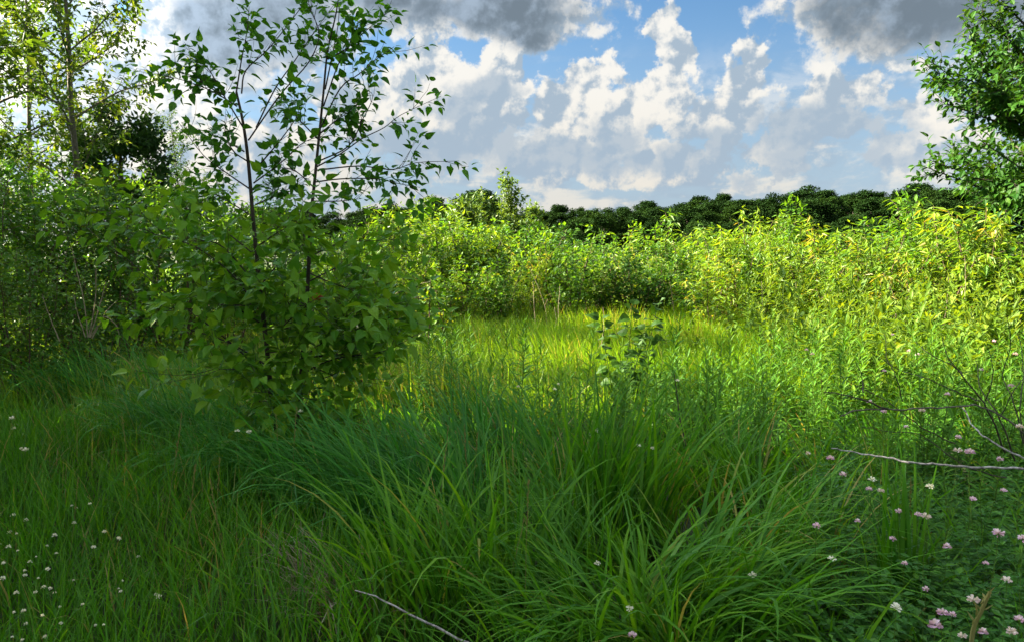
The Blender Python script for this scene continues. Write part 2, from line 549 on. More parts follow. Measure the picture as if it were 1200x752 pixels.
def leaf_frames(axis, normal):
    axis = unit(axis)
    side = unit(np.cross(axis, normal))
    nor = np.cross(side, axis)
    return np.stack([side, axis, nor], axis=-1)     # columns


def leaves(g, tpl, pos, axis, normal, size, rnd, mat=0):
    pos, size, rnd = np.asarray(pos, float), np.asarray(size, float), np.asarray(rnd, float)
    k = len(pos)
    if k == 0:
        return
    F = leaf_frames(np.asarray(axis, float), np.asarray(normal, float))
    tv, tf = tpl
    local = tv[None] * size[:, None, None]
    wv = np.einsum('kij,kvj->kvi', F, local) + pos[:, None, :]
    faces = (tf[None] + (np.arange(k) * len(tv))[:, None, None]).reshape(-1, tf.shape[1])
    g.add(wv.reshape(-1, 3), faces, np.repeat(rnd, len(tv)), np.tile(tv[:, 1], k), mat)


def jitter(r, n, s):
    return r.normal(0, s, (n, 3))


def leaf_line(r, pts, spacing, size, droop=0.35, out=0.8, start=0.0, up=0.9):
    """Alternate leaf frames along a shoot: pos, axis, normal, size."""
    pts = np.asarray(pts, float)
    seg = np.linalg.norm(np.diff(pts, axis=0), axis=1)
    cum = np.concatenate([[0], np.cumsum(seg)])
    L = cum[-1]
    s = np.arange(start * L + spacing * r.random(), L, spacing)
    s = np.clip(s + r.normal(0, spacing * 0.2, len(s)), 0, L)
    s = np.append(s, L)
    P = np.stack([np.interp(s, cum, pts[:, i]) for i in range(3)], -1)
    T = np.stack([np.interp(s, cum, np.gradient(pts[:, i])) for i in range(3)], -1)
    T = unit(T)
    ang = r.random() * 6.28 + np.arange(len(s)) * 2.4 + r.normal(0, 0.4, len(s))
    ref = np.where(np.abs(T[:, 2:3]) < 0.9, np.array([[0, 0, 1.0]]), np.array([[1.0, 0, 0]]))
    u = unit(np.cross(T, ref))
    w = np.cross(T, u)
    S = np.cos(ang)[:, None] * u + np.sin(ang)[:, None] * w
    A = T * 0.45 + S * out + np.array([0, 0, -droop]) + jitter(r, len(s), 0.15)
    A[-1] = T[-1] + np.array([0, 0, -droop])
    Nn = np.array([0, 0, up]) + T * 0.2 + jitter(r, len(s), 0.4)
    return P, unit(A), Nn, size * r.uniform(0.65, 1.15, len(s))


# ------------------------------------------------------------------ growing branched plants


def shoot(r, p0, d0, length, nodes=6, wander=0.12, rise=0.0):
    pts = [np.array(p0, float)]
    d = unit(np.array(d0, float))
    step = length / (nodes - 1)
    for _ in range(nodes - 1):
        d = unit(d + r.normal(0, wander, 3) + np.array([0, 0, rise]))
        pts.append(pts[-1] + d * step)
    return np.array(pts)


def branch_from(r, pts, t, angle, azim):
    k = t * (len(pts) - 1)
    i = min(int(k), len(pts) - 2)
    f = k - i
    p = pts[i] * (1 - f) + pts[i + 1] * f
    T = unit(pts[i + 1] - pts[i])
    ref = np.array([0, 0, 1.0]) if abs(T[2]) < 0.9 else np.array([1.0, 0, 0])
    u = unit(np.cross(T, ref))
    w = np.cross(T, u)
    side = math.cos(azim) * u + math.sin(azim) * w
    return p, unit(T * math.cos(angle) + side * math.sin(angle))


def grow_tree(r, height, crown_from, crown_r, n_limbs, n_twigs, twig_len, lean=(0, 0), profile=lambda t: math.sin(math.pi * min(1, 0.15 + 0.85 * t)) , trunk_r=0.06, limb_angle=(0.9, 0.5), sub=0):
    """Trunk, limbs, twigs as polylines; twigs carry the leaves."""
    trunk = shoot(r, (0, 0, 0), (lean[0], lean[1], 1), height, 10, 0.05, 0.04)
    wood = [(trunk, np.linspace(trunk_r, trunk_r * 0.12, len(trunk)), 6)]
    twigs = []
    az = r.random() * 6.28
    for i in range(n_limbs):
        t = (i + r.random() * 0.8) / n_limbs
        tt = crown_from + (1 - crown_from) * t * 0.98
        az += 2.4 + r.normal(0, 0.3)
        ang = limb_angle[0] * (1 - t) + limb_angle[1] * t
        p, d = branch_from(r, trunk, tt, ang + r.normal(0, 0.1), az)
        L = crown_r * max(0.12, profile(t)) * r.uniform(0.75, 1.2)
        limb = shoot(r, p, d, L, 7, 0.12, 0.05)
        rr = trunk_r * (1 - tt * 0.85) * 0.5
        wood.append((limb, np.linspace(rr, rr * 0.15, len(limb)), 4))
        nt = max(3, int(n_twigs * L / crown_r))
        a2 = r.random() * 6.28
        for j in range(nt):
            t2 = 0.2 + 0.8 * (j + r.random()) / nt
            a2 += 2.4 + r.normal(0, 0.5)
            p2, d2 = branch_from(r, limb, min(t2, 0.99), r.uniform(0.5, 1.0), a2)
            l2 = twig_len * r.uniform(0.6, 1.3) * (1.15 - 0.5 * t2)
            tw = shoot(r, p2, d2, l2, 5, 0.15, 0.04)
            wood.append((tw, np.linspace(rr * 0.28 + 0.001, 0.0012, len(tw)), 3))
            twigs.append(tw)
            for _ in range(sub):
                p3, d3 = branch_from(r, tw, r.uniform(0.2, 0.95), r.uniform(0.5, 1.0), r.random() * 6.28)
                t3 = shoot(r, p3, d3, l2 * r.uniform(0.3, 0.6), 4, 0.15, 0.03)
                wood.append((t3, np.linspace(0.002, 0.001, len(t3)), 3))
                twigs.append(t3)
        twigs.append(limb[3:])
    twigs.append(trunk[-3:])
    return trunk, wood, twigs


def wood_geo(wood, taper_min=0.0012):
    g = Geo()
    for pts, rad, sides in wood:
        tube(g, pts, np.maximum(rad, taper_min), sides)
    return g


def twig_leaves(r, g, tpl, twigs, spacing, size, droop=0.35, out=0.8, rlo=0.0, rhi=1.0, power=1.0, up=0.9, mat=0):
    for tw in twigs:
        P, A, Nn, S = leaf_line(r, tw, spacing, size, droop, out, up=up)
        base = r.random() ** power
        rn = np.clip(base * 0.6 + 0.4 * r.random(len(P)), 0, 1) * (rhi - rlo) + rlo
        leaves(g, tpl, P, A, Nn, S, rn, mat)


def make_tree(name, label, cat, loc, r, leaf, leafmat, barkmat, leaf_size, spacing, group=None, parts=('trunk', 'crown'), droop=0.35, out=0.8, up=0.9, scale=1.0, rz=0.0, twigmat=None, **kw):
    root = empty(name, loc, rz, scale)
    tag(root, label, cat, group)
    trunk, wood, twigs = grow_tree(r, **kw)
    wood_geo(wood).build(parts[0], barkmat, root, smooth=True)
    g = Geo()
    twig_leaves(r, g, leaf, twigs, spacing, leaf_size, droop, out, up=up)
    c = g.build(parts[1], leafmat, root)
    return root


# ------------------------------------------------------------------ ground


def ground_z(x, y):
    x = np.asarray(x, float)
    y = np.asarray(y, float)
    z = 0.05 * np.sin(x * 0.9 + 1) * np.sin(y * 0.7) + 0.03 * np.sin(x * 2.1 + y * 1.3)
    far = np.clip((y - 110) / 90, 0, 1)
    far = far * far * (3 - 2 * far)
    ridge = 1.5 + 6.5 * np.clip((x - 10) / 120, 0, 1) + 1.5 * np.sin(x * 0.02)
    return z * np.clip((40 - y) / 20, 0.15, 1) + far * ridge


def build_ground():
    xs = np.concatenate([-np.geomspace(1500, 16, 26), np.linspace(-14, 14, 57), np.geomspace(16, 1500, 26)])
    ys = np.concatenate([-np.geomspace(1500, 8, 14), np.linspace(-6, 34, 81), np.geomspace(36, 1800, 50)])
    X, Y = np.meshgrid(xs, ys)
    Z = ground_z(X, Y)
    V = np.stack([X, Y, Z], -1).reshape(-1, 3)
    nx, ny = len(xs), len(ys)
    i = (np.arange(ny - 1)[:, None] * nx + np.arange(nx - 1)[None, :]).ravel()
    g = Geo()
    g.add(V, np.stack([i, i + 1, i + nx + 1, i + nx], -1))
    o = g.build('ground', ground_material(), smooth=True)
    tag(o, kind='structure')
    return o


build_ground()

# ------------------------------------------------------------------ grass


def blades(g, r, root, height, az, lean0, bend, width, segs=5, rnd=None, twist=0.5, mat=0, power=1.3):
    """Arching grass blades: root (k,3), height = blade length, az = direction they fall, lean0/bend in radians."""
    k = len(root)
    t = np.linspace(0, 1, segs + 1)
    th = lean0[:, None] + bend[:, None] * t[None, :] ** power
    mid = 0.5 * (th[:, 1:] + th[:, :-1])
    ds = (height / segs)[:, None]
    hx = np.concatenate([np.zeros((k, 1)), np.cumsum(np.sin(mid) * ds, 1)], 1)
    hz = np.concatenate([np.zeros((k, 1)), np.cumsum(np.cos(mid) * ds, 1)], 1)
    azt = az[:, None] + twist * r.normal(0, 0.35, (k, 1)) * t[None, :]
    cx = root[:, 0:1] + hx * np.cos(azt)
    cy = root[:, 1:2] + hx * np.sin(azt)
    cz = root[:, 2:3] + hz
    C = np.stack([cx, cy, cz], -1)
    fa = az[:, None] + math.pi / 2 + r.normal(0, 0.55, (k, 1)) + twist * r.normal(0, 1, (k, 1)) * t[None, :]
    side = np.stack([np.cos(fa), np.sin(fa), 0.12 * np.sin(fa * 3)], -1)
    prof = np.clip(np.minimum(0.55 + 1.2 * t, 1.0), 0, 1) * np.clip((1 - t) * 2.6, 0, 1) ** 0.8
    w = (width[:, None] * 0.5) * prof[None, :]
    w[:, -1] = 0
    L = C - side * w[..., None]
    Rr = C + side * w[..., None]
    nv = 2 * segs + 1
    V = np.empty((k, nv, 3))
    V[:, 0:2 * segs:2] = L[:, :segs]
    V[:, 1:2 * segs:2] = Rr[:, :segs]
    V[:, -1] = C[:, -1]
    al = np.empty(nv)
    al[0:2 * segs:2] = t[:segs]
    al[1:2 * segs:2] = t[:segs]
    al[-1] = 1
    rn = r.random(k) if rnd is None else rnd
    q = []
    for s in range(segs - 1):
        q.append([2 * s, 2 * s + 1, 2 * s + 3, 2 * s + 2])
    offs = (np.arange(k) * nv)[:, None, None]
    Q = (np.array(q)[None] + offs).reshape(-1, 4)
    T = (np.array([[2 * segs - 2, 2 * segs - 1, 2 * segs]])[None] + offs).reshape(-1, 3)
    n0 = g.n
    g.add(V.reshape(-1, 3), Q, np.repeat(rn, nv), np.tile(al, k), mat)
    # tips share the vertices just added
    g.f.append((T + n0).astype(np.int32))
    g.mi.append(np.full(len(T), mat, np.int32))


def lerp(a, b, t):
    return a + (b - a) * t


def scatter(r, n, y0, y1, margin=1.0, slope=0.72, power=1.0):
    """Points inside the viewing wedge, a margin wider than the frame."""
    y = y0 + (y1 - y0) * r.random(n) ** power
    half = slope * y + margin
    x = (r.random(n) * 2 - 1) * half
    return x, y


def vnoise(x, y, s, seed):
    a = np.sin(x * s * 1.3 + seed) * np.cos(y * s * 1.1 + seed * 2.1) + 0.6 * np.sin(x * s * 2.7 + y * s * 1.9 + seed * 0.7) + 0.4 * np.cos(x * s * 4.1 - y * s * 3.7 + seed)
    return a / 2.0


def meadow():
    r = np.random.default_rng(11)
    # short lawn with clover at the near left
    n = 26000
    x = r.uniform(-4.6, -0.3, n)
    y = r.uniform(1.7, 6.2, n)
    edge = -0.45 - 0.22 * (y - 2) + 0.25 * vnoise(x, y, 1.5, 3)
    keep = x < edge + r.normal(0, 0.15, n)
    x, y = x[keep], y[keep]
    k = len(x)
    root = np.stack([x, y, ground_z(x, y)], -1)
    h = r.uniform(0.16, 0.52, k) * (1 + 0.35 * vnoise(x, y, 2.2, 1))
    g = Geo()
    blades(g, r, root, h, r.uniform(0, 6.28, k), r.uniform(0.02, 0.35, k), r.gamma(2.0, 0.4, k), r.uniform(0.0035, 0.008, k), 4, np.clip(0.5 + 0.28 * r.normal(size=k) + 0.2 * vnoise(x, y, 2, 5), 0, 1))
    tag(g.build('short_grass', M['grass_short']), 'short bright green grass with clover at the near left', 'grass', None, 'stuff')

    # long grass of the shaded foreground
    g = Geo()
    n = 24000
    x, y = scatter(r, n, 1.9, 7.6, 1.2, power=0.8)
    edge = -0.45 - 0.22 * (y - 2) + 0.25 * vnoise(x, y, 1.5, 3)
    keep = (x > edge + r.normal(0, 0.15, len(x))) | (y > 6.0)
    keep &= ~((x > 0.42 * y + 0.1) & (y < 5) & (r.random(len(x)) < 0.55))
    keep &= (vnoise(x, y, 2.6, 21) > -0.35) | (r.random(len(x)) < 0.35)
    x, y = x[keep], y[keep]
    tuft = 0.28                                                   # blades gather in tufts
    tx = np.round(x / tuft + 0.35 * np.sin(y * 9)) * tuft
    ty = np.round(y / tuft + 0.35 * np.sin(x * 7)) * tuft
    f = r.uniform(0.35, 0.92, len(x))
    hid = np.sin(tx * 127.1 + ty * 311.7) * 43758.5
    hid = hid - np.floor(hid)
    hid2 = np.sin(tx * 269.5 + ty * 183.3) * 24634.6
    hid2 = hid2 - np.floor(hid2)
    x = lerp(x, tx + 0.07 * (hid - 0.5), f)
    y = lerp(y, ty + 0.07 * (hid2 - 0.5), f)
    k = len(x)
    root = np.stack([x, y, ground_z(x, y)], -1)
    h = (0.38 + 0.34 * hid + r.uniform(-0.12, 0.16, k)) * (1 + 0.18 * vnoise(x, y, 1.1, 2)) * np.interp(y, [1.5, 3.0, 4.4, 5.5, 8.0], [0.75, 0.95, 0.9, 0.66, 0.62])
    az = np.pi + 0.9 * np.sin(x * 0.9 + 0.4) + (hid2 - 0.5) * 2.6 + r.normal(0, 0.8, k)
    blades(g, r, root, np.maximum(h, 0.15), az, r.uniform(0.02, 0.28, k), 0.3 + r.gamma(2.2, 0.42, k), r.uniform(0.004, 0.0125, k), 6, np.clip(0.15 + 0.55 * hid + 0.25 * r.normal(size=k), 0, 1))
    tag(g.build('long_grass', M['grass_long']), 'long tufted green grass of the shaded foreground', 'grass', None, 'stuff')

    # the sunlit field
    g = Geo()
    n = 95000
    x, y = scatter(r, n, 6.6, 17, 1.5, power=0.9)
    k = len(x)
    root = np.stack([x, y, ground_z(x, y)], -1)
    big = vnoise(x, y, 0.7, 9)
    h = (0.46 + 0.14 * big + r.uniform(-0.15, 0.18, k))
    az = np.pi + 0.8 * np.sin(x * 0.5) + r.normal(0, 1.0, k)
    blades(g, r, root, np.maximum(h, 0.2), az, r.uniform(0.02, 0.3, k), 0.15 + r.gamma(2.0, 0.33, k), r.uniform(0.005, 0.010, k), 4, np.clip(0.5 + 0.25 * big + 0.22 * r.normal(size=k), 0, 1))
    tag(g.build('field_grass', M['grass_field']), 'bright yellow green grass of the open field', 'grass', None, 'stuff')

    g = Geo()
    n = 26000
    x, y = scatter(r, n, 16, 48, 3, power=0.8)
    k = len(x)
    root = np.stack([x, y, ground_z(x, y)], -1)
    blades(g, r, root, r.uniform(0.4, 0.9, k), r.uniform(0, 6.28, k), r.uniform(0.02, 0.3, k), r.gamma(2.0, 0.3, k), r.uniform(0.012, 0.03, k), 3, np.clip(0.45 + 0.25 * r.normal(size=k), 0, 1))
    tag(g.build('distant_grass', M['grass_field']), 'rough grass under the saplings beyond the field', 'grass', None, 'stuff')


meadow()


def tussock(label, px, py_base, depth, n, length, width, lean_az, lean_spread, mat, seed, radius=0.16, bend=(0.5, 1.1), dead=0.03, lean=(0.05, 0.4)):
    """A fountain of long arching blades; lean_az in degrees, 0 = to the right of the picture, 180 = to the left."""
    r = np.random.default_rng(seed)
    c = at(px, py_base, depth)
    z = float(ground_z(c[0], c[1]))
    k = n
    a = r.uniform(0, 6.28, k)
    rr = radius * np.sqrt(r.random(k))
    root = np.stack([rr * np.cos(a) * 1.3, rr * np.sin(a), np.zeros(k)], -1)
    az = np.radians(lean_az) + r.normal(0, np.radians(lean_spread), k)
    g = Geo()
    rn = np.clip(0.45 + 0.3 * r.normal(size=k), 0, 0.93)
    rn[r.random(k) < dead] = 1.0
    blades(g, r, root, length * r.uniform(0.5, 1.12, k), az, r.uniform(lean[0], lean[1], k), 1.75 * r.uniform(bend[0], bend[1], k) * (1 + 0.3 * r.normal(size=k)), width * r.uniform(0.6, 1.2, k), 8, rn, power=1.9)
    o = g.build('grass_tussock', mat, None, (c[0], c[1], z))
    tag(o, label, 'grass tussock', 'tall tussocks of long grass in the shaded meadow')
    return o


G = 'grass_blue'
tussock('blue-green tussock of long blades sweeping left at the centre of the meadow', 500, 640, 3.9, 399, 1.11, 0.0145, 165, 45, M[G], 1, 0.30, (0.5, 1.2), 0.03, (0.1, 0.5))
tussock('fine-bladed blue-green tussock arching over the left side of the central tussock', 400, 640, 4.2, 270, 1.01, 0.0116, 175, 40, M[G], 2, 0.26, (0.7, 1.5))
tussock('soft fine tussock curling over beside the clover lawn', 300, 610, 4.7, 335, 0.98, 0.0092, 180, 55, M[G], 3, 0.3, (0.9, 1.9))
tussock('dark upright tussock of straight blades right of the central tussock', 715, 650, 3.8, 245, 1.06, 0.0154, 40, 80, M['grass_long'], 4, 0.2, (0.15, 0.7), 0.02, (0.02, 0.3))
tussock('wide fountain of bright blades arching to the right at the bottom edge', 800, 730, 2.75, 335, 0.98, 0.0145, -5, 50, M['grass_long'], 5, 0.24, (0.7, 1.5), 0.03, (0.15, 0.6))
tussock('bright tussock at the bottom centre with blades falling to the left', 730, 740, 2.6, 231, 0.85, 0.0136, 185, 50, M['grass_long'], 6, 0.2, (0.8, 1.6), 0.03, (0.15, 0.6))
tussock('sparse tussock of pale arching blades in front of the pink vetch', 900, 650, 3.3, 193, 0.90, 0.0116, 10, 60, M['grass_long'], 7, 0.24, (0.7, 1.5))
tussock('upright green tussock between two dark stalks near the sunlit field', 850, 575, 4.6, 193, 0.90, 0.0125, 70, 90, M['grass_long'], 8, 0.24, (0.3, 1.0))
tussock('tall narrow tuft of straight blades beside the pink vetch', 1050, 700, 2.75, 44, 0.87, 0.0174, 70, 60, M['grass_long'], 9, 0.06, (0.05, 0.4), 0.0, (0.0, 0.12))
tussock('loose tussock at the foot of the dry purplish seed grass', 520, 720, 3.0, 212, 0.90, 0.0136, 150, 80, M['grass_long'], 10, 0.22, (0.3, 1.1))
tussock('low spreading tussock under the young tree with tips hanging left', 210, 545, 5.6, 309, 0.90, 0.0097, 185, 45, M[G], 12, 0.34, (0.9, 1.8))
tussock('long-haired tussock below the dense shrubs at the left edge', 110, 480, 7.2, 335, 1.01, 0.0106, 185, 45, M[G], 13, 0.42, (0.8, 1.7))
tussock('shaggy tussock beside the fan of dry stalks', 190, 470, 7.4, 309, 0.90, 0.0106, 170, 50, M[G], 14, 0.42, (0.8, 1.7))
tussock('medium tussock behind the central tussock with tips lit by the sky', 600, 580, 4.9, 270, 0.95, 0.0125, 160, 60, M[G], 15, 0.28, (0.4, 1.2))
tussock('green tussock of thin blades behind the bright bottom fountain', 640, 690, 3.2, 212, 0.90, 0.0116, 140, 80, M['grass_long'], 16, 0.22, (0.4, 1.3))

# dry, purplish seed grass in front of the central tussock
for i, (px, py, d, lab) in enumerate([(415, 720, 2.95, 'dry purplish grass with curled seed heads at the bottom of the meadow'), (375, 690, 3.2, 'small pale dry grass tuft left of the larger purplish one')]):
    r = np.random.default_rng(40 + i)
    c = at(px, py, d)
    k = 110 - 50 * i
    root = np.stack([r.normal(0, 0.08, k), r.normal(0, 0.06, k), np.zeros(k)], -1)
    g = Geo()
    blades(g, r, root, r.uniform(0.35, 0.62, k), np.radians(180 + r.normal(0, 70, k)), r.uniform(0.05, 0.4, k), r.uniform(0.9, 2.2, k), r.uniform(0.0025, 0.005, k), 6, r.random(k))
    tag(g.build('dry_grass_tuft', M['dry'], None, (c[0], c[1], float(ground_z(c[0], c[1])))), lab, 'dry grass', 'dry grass tufts')

# ------------------------------------------------------------------ the young tree in front


def young_tree():
    r = np.random.default_rng(21)
    D0 = 5.2
    base = at(325, 560, D0)
    base[2] = float(ground_z(base[0], base[1]))
    root = empty('young_tree', tuple(base))
    tag(root, 'young tree with two dark stems and pointed heart-shaped leaves rising against the clouds', 'tree')

    def line(pts, y0, y1):
        out = []
        for i, (px, py) in enumerate(pts):
            out.append(at(px, py, D0 + y0 + (y1 - y0) * i / (len(pts) - 1)) - base)
        return smooth_line(out, 4)

    stems = [([(326, 580), (316, 440), (305, 340), (297, 260), (291, 190), (285, 145), (277, 108)], 0, 0.0, 0.019, 0.008),
             ([(338, 580), (355, 420), (362, 310), (364, 260), (369, 210), (374, 160), (379, 110), (384, 60), (394, 15), (402, -40)], 0, 0.25, 0.017, 0.0035)]
    upper = [[(277, 108), (283, 70), (289, 40), (292, 8)], [(283, 110), (288, 83), (316, 56), (355, 6), (362, -10)], [(285, 150), (262, 112), (240, 76), (210, 61)],
             [(278, 125), (250, 108), (220, 96), (196, 90)], [(262, 112), (238, 97), (228, 76)], [(286, 178), (258, 162), (231, 151)],
             [(293, 222), (264, 202), (238, 182), (208, 142)], [(298, 200), (320, 175), (345, 142), (353, 120)], [(297, 215), (328, 192), (358, 166), (392, 158)],
             [(300, 150), (322, 105), (345, 72), (368, 38), (392, 5)], [(291, 165), (328, 112), (362, 73), (374, 40), (364, 12), (356, -20)],
             [(379, 125), (400, 68), (425, 40), (458, 12)], [(381, 105), (390, 62), (396, 30), (399, -5)], [(376, 150), (398, 105), (421, 87), (441, 70), (462, 55)],
             [(371, 196), (400, 180), (424, 163), (450, 150), (470, 135), (517, 113)], [(372, 190), (408, 172), (424, 142), (437, 113), (424, 104)],
             [(370, 200), (420, 195), (460, 199), (488, 191), (538, 189)], [(367, 214), (400, 210), (440, 210), (470, 216), (492, 220)],
             [(366, 236), (398, 236), (424, 233)], [(374, 165), (350, 140), (332, 122)], [(364, 250), (335, 236), (318, 225)], [(300, 240), (330, 226), (352, 214)],
             [(384, 70), (412, 52), (420, 22)], [(291, 190), (272, 176), (262, 150)], [(368, 220), (345, 200), (322, 196)], [(374, 158), (396, 140), (415, 128)], [(298, 255), (270, 238), (244, 224)]]
    lower = [[(318, 450), (280, 410), (230, 370), (190, 340), (150, 305), (112, 276), (86, 254)], [(308, 370), (270, 320), (226, 288), (182, 275), (140, 254), (104, 243)],
             [(305, 340), (262, 290), (230, 280), (205, 262)], [(316, 430), (270, 402), (222, 386), (182, 376), (150, 370)],
             [(350, 440), (392, 420), (450, 411), (494, 388)], [(356, 400), (402, 370), (442, 355), (472, 340)], [(362, 330), (402, 312), (452, 312)],
             [(364, 300), (400, 285), (442, 282), (486, 279)], [(305, 335), (330, 306), (354, 294), (372, 280)], [(312, 400), (345, 370), (370, 350)],
             [(308, 380), (260, 350), (228, 330)], [(300, 300), (262, 270), (232, 250), (200, 240)], [(300, 290), (330, 270), (352, 262)], [(318, 450), (300, 420), (275, 432), (240, 430)],
             [(355, 420), (380, 400), (420, 385), (440, 372)], [(310, 390), (290, 350), (262, 322)], [(355, 430), (372, 432), (410, 446), (440, 440)], [(320, 470), (300, 470), (270, 480)],
             [(362, 320), (390, 332), (424, 344)], [(305, 345), (285, 315), (250, 300), (215, 308)], [(358, 380), (335, 350), (330, 322)]]
    wood = []
    shoots = []
    for pts, a, b, r0, r1 in stems:
        l = line(pts, a, b)
        g = Geo()
        tube(g, l, np.linspace(r0, r1, len(l)), 7)
        g.build('stem', M['bark_dark'], root, smooth=True)
    for grp, dd, rad, in ((upper, 0.35, 0.0058), (lower, 0.75, 0.0062)):
        for pts in grp:
            e = r.uniform(-dd, dd)
            d0 = 0.0 if pts[0][0] < 335 else (580 - pts[0][1]) / 620 * 0.25
            l = line(pts, d0, d0 + e)
            g = Geo()
            tube(g, l, np.linspace(rad, 0.0016, len(l)), 5)
            g.build('branch', M['bark_dark'], root, smooth=True)
            shoots.append((l, grp is lower))
    fr_big, fr_rest = [], []
    twig_geo = Geo()
    sl_ = [line(p_[0], p_[1], p_[2]) for p_ in stems]
    for q in range(24):                                # low branches reaching out on every side
        st = sl_[q % 2]
        st = st[(st[:, 2] > 0.3) & (st[:, 2] < 1.35)]
        p0 = st[int(r.integers(0, len(st)))]
        a = r.uniform(0, 6.28)
        l = shoot(r, p0, (math.cos(a), math.sin(a) * 0.9 - 0.25, 0.25), r.uniform(0.35, 0.85), 9, 0.1, 0.0)
        g = Geo()
        tube(g, l, np.linspace(0.005, 0.0015, len(l)), 5)
        g.build('branch', M['bark_dark'], root, smooth=True)
        shoots.append((l, True))
    for l, low in shoots:
        n_side = 7 if low else 8
        subs = [l[2:]]
        for _ in range(n_side):
            p, d = branch_from(r, l, r.uniform(0.25, 0.95), r.uniform(0.5, 1.1), r.random() * 6.28)
            d[2] += 0.15
            s = shoot(r, p, d, r.uniform(0.12, 0.36) * (1.3 if low else 0.8), 5, 0.14, 0.04)
            tube(twig_geo, s, np.linspace(0.0024, 0.001, len(s)), 3)
            subs.append(s)
        for q, s in enumerate(subs):
            P, A, Nn, S = leaf_line(r, s, 0.044 if low else 0.042, 0.108 if low else 0.084, 0.32, 0.85)
            if not low and q == 0:
                S *= np.linspace(1.05, 0.62, len(S))
            for i in range(len(P)):
                pet = S[i] * 0.3
                (fr_big if (not low and q == 0 and i > len(P) * 0.35) else fr_rest).append((P[i], A[i], Nn[i], S[i], pet, 0.80 if low else 0.2))  # tone puts light in colour: lower lighter (skylit, young), upper darker against sky
    tag(twig_geo.build('twigs', M['bark_dark'], root), kind='stuff')

    def template(rnd, curl):
        g = Geo()
        v = OVATE[0].copy()
        v[:, 2] -= curl * v[:, 1] ** 2
        v[:, 1] += 0.28
        g.add(v, OVATE[1], rnd, v[:, 1])
        g.add([[-0.008, 0, 0], [0.008, 0, 0], [0.008, 0.42, 0], [-0.008, 0.42, 0]], [[0, 1, 2, 3]], rnd, 1.0)
        return g.mesh('leaf', [M['pear']])
    tp = [template(a, c) for a, c in ((0.02, 0.1), (0.12, 0.2), (0.22, 0.05), (0.35, 0.25), (0.15, 0.35), (0.5, 0.15))]
    r.shuffle(fr_big)
    for (P, A, Nn, S, pet, tone) in fr_big[:300]:
        F = leaf_frames(A[None], Nn[None])[0] * S
        o = link('leaf', tp[int(r.integers(0, len(tp)))], root)
        mtx = Matrix(((F[0][0], F[0][1], F[0][2], P[0]), (F[1][0], F[1][1], F[1][2], P[1]), (F[2][0], F[2][1], F[2][2], P[2]), (0, 0, 0, 1)))
        o.matrix_local = mtx
    rest = fr_rest + fr_big[300:]
    # the shaded lower bush is filled with more shoots in its depth
    g = Geo()
    P = np.array([x[0] for x in rest]); A = np.array([x[1] for x in rest]); Nn = np.array([x[2] for x in rest]); S = np.array([x[3] for x in rest])
    v = OVATE[0].copy(); v[:, 1] += 0.28
    leaves(g, (v, OVATE[1]), P, A, Nn, S, np.clip(np.array([x[5] for x in rest]) + r.normal(0, 0.2, len(P)), 0, 1))
    o = g.build('foliage', M['pear'], root)
    tag(o, kind='stuff')
    # a tuft of red young leaves
    c = at(372, 352, D0 - 0.35) - base
    g = Geo()
    k = 7
    ang = np.linspace(0, 6.28, k, endpoint=False)
    leaves(g, OVAL, np.repeat(c[None], k, 0), np.stack([np.cos(ang), np.sin(ang) * 0.6, np.full(k, 0.7)], -1), np.tile([[0, -1, 0.4]], (k, 1)), r.uniform(0.04, 0.065, k), r.random(k))
    o = g.build('young_leaves', M['red_leaf'], root)
    o['label'] = 'tuft of red young leaves low on the right side'
    print('young tree leaves', len(fr_big), len(fr_rest))


young_tree()

# ------------------------------------------------------------------ tall trees at the left edge


def gz(p):
    return (float(p[0]), float(p[1]), float(ground_z(p[0], p[1])))


POP = dict(leaf=DIAMOND, leafmat=M['poplar'], barkmat=M['bark_grey'])
p = at(97, 300, 14.0)
make_tree('slender_tree', 'tall slender tree with thin grey trunk and loose sunlit leaves at the left', 'tree', gz(p), np.random.default_rng(51), leaf_size=0.13, spacing=0.045,
          height=9.5, crown_from=0.22, crown_r=2.3, n_limbs=26, n_twigs=20, twig_len=0.7, trunk_r=0.075, limb_angle=(1.0, 0.5), sub=1, **POP)
p = at(2, 300, 14.5)
make_tree('slender_tree', 'dark forked tree cut by the left edge of the picture', 'tree', gz(p), np.random.default_rng(52), leaf_size=0.13, spacing=0.045,
          height=9.0, crown_from=0.2, crown_r=2.2, n_limbs=26, n_twigs=20, twig_len=0.7, trunk_r=0.09, limb_angle=(1.0, 0.5), sub=1, **POP)
p = at(48, 300, 19.0)
make_tree('slender_tree', 'paler tree standing behind and between the two slender trees at the left', 'tree', gz(p), np.random.default_rng(53), leaf_size=0.15, spacing=0.05,
          height=10.5, crown_from=0.2, crown_r=2.4, n_limbs=22, n_twigs=15, twig_len=0.65, trunk_r=0.07, limb_angle=(1.0, 0.5), sub=1, **POP)
p = at(212, 300, 20.0)
make_tree('wispy_tree', 'small wispy tree with tiny leaves right of the dark evergreen', 'tree', gz(p), np.random.default_rng(54), leaf=DIAMOND, leafmat=M['willow'], barkmat=M['bark_grey'], leaf_size=0.09, spacing=0.045,
          height=5.2, crown_from=0.2, crown_r=1.15, n_limbs=22, n_twigs=11, twig_len=0.4, trunk_r=0.04, sub=1)


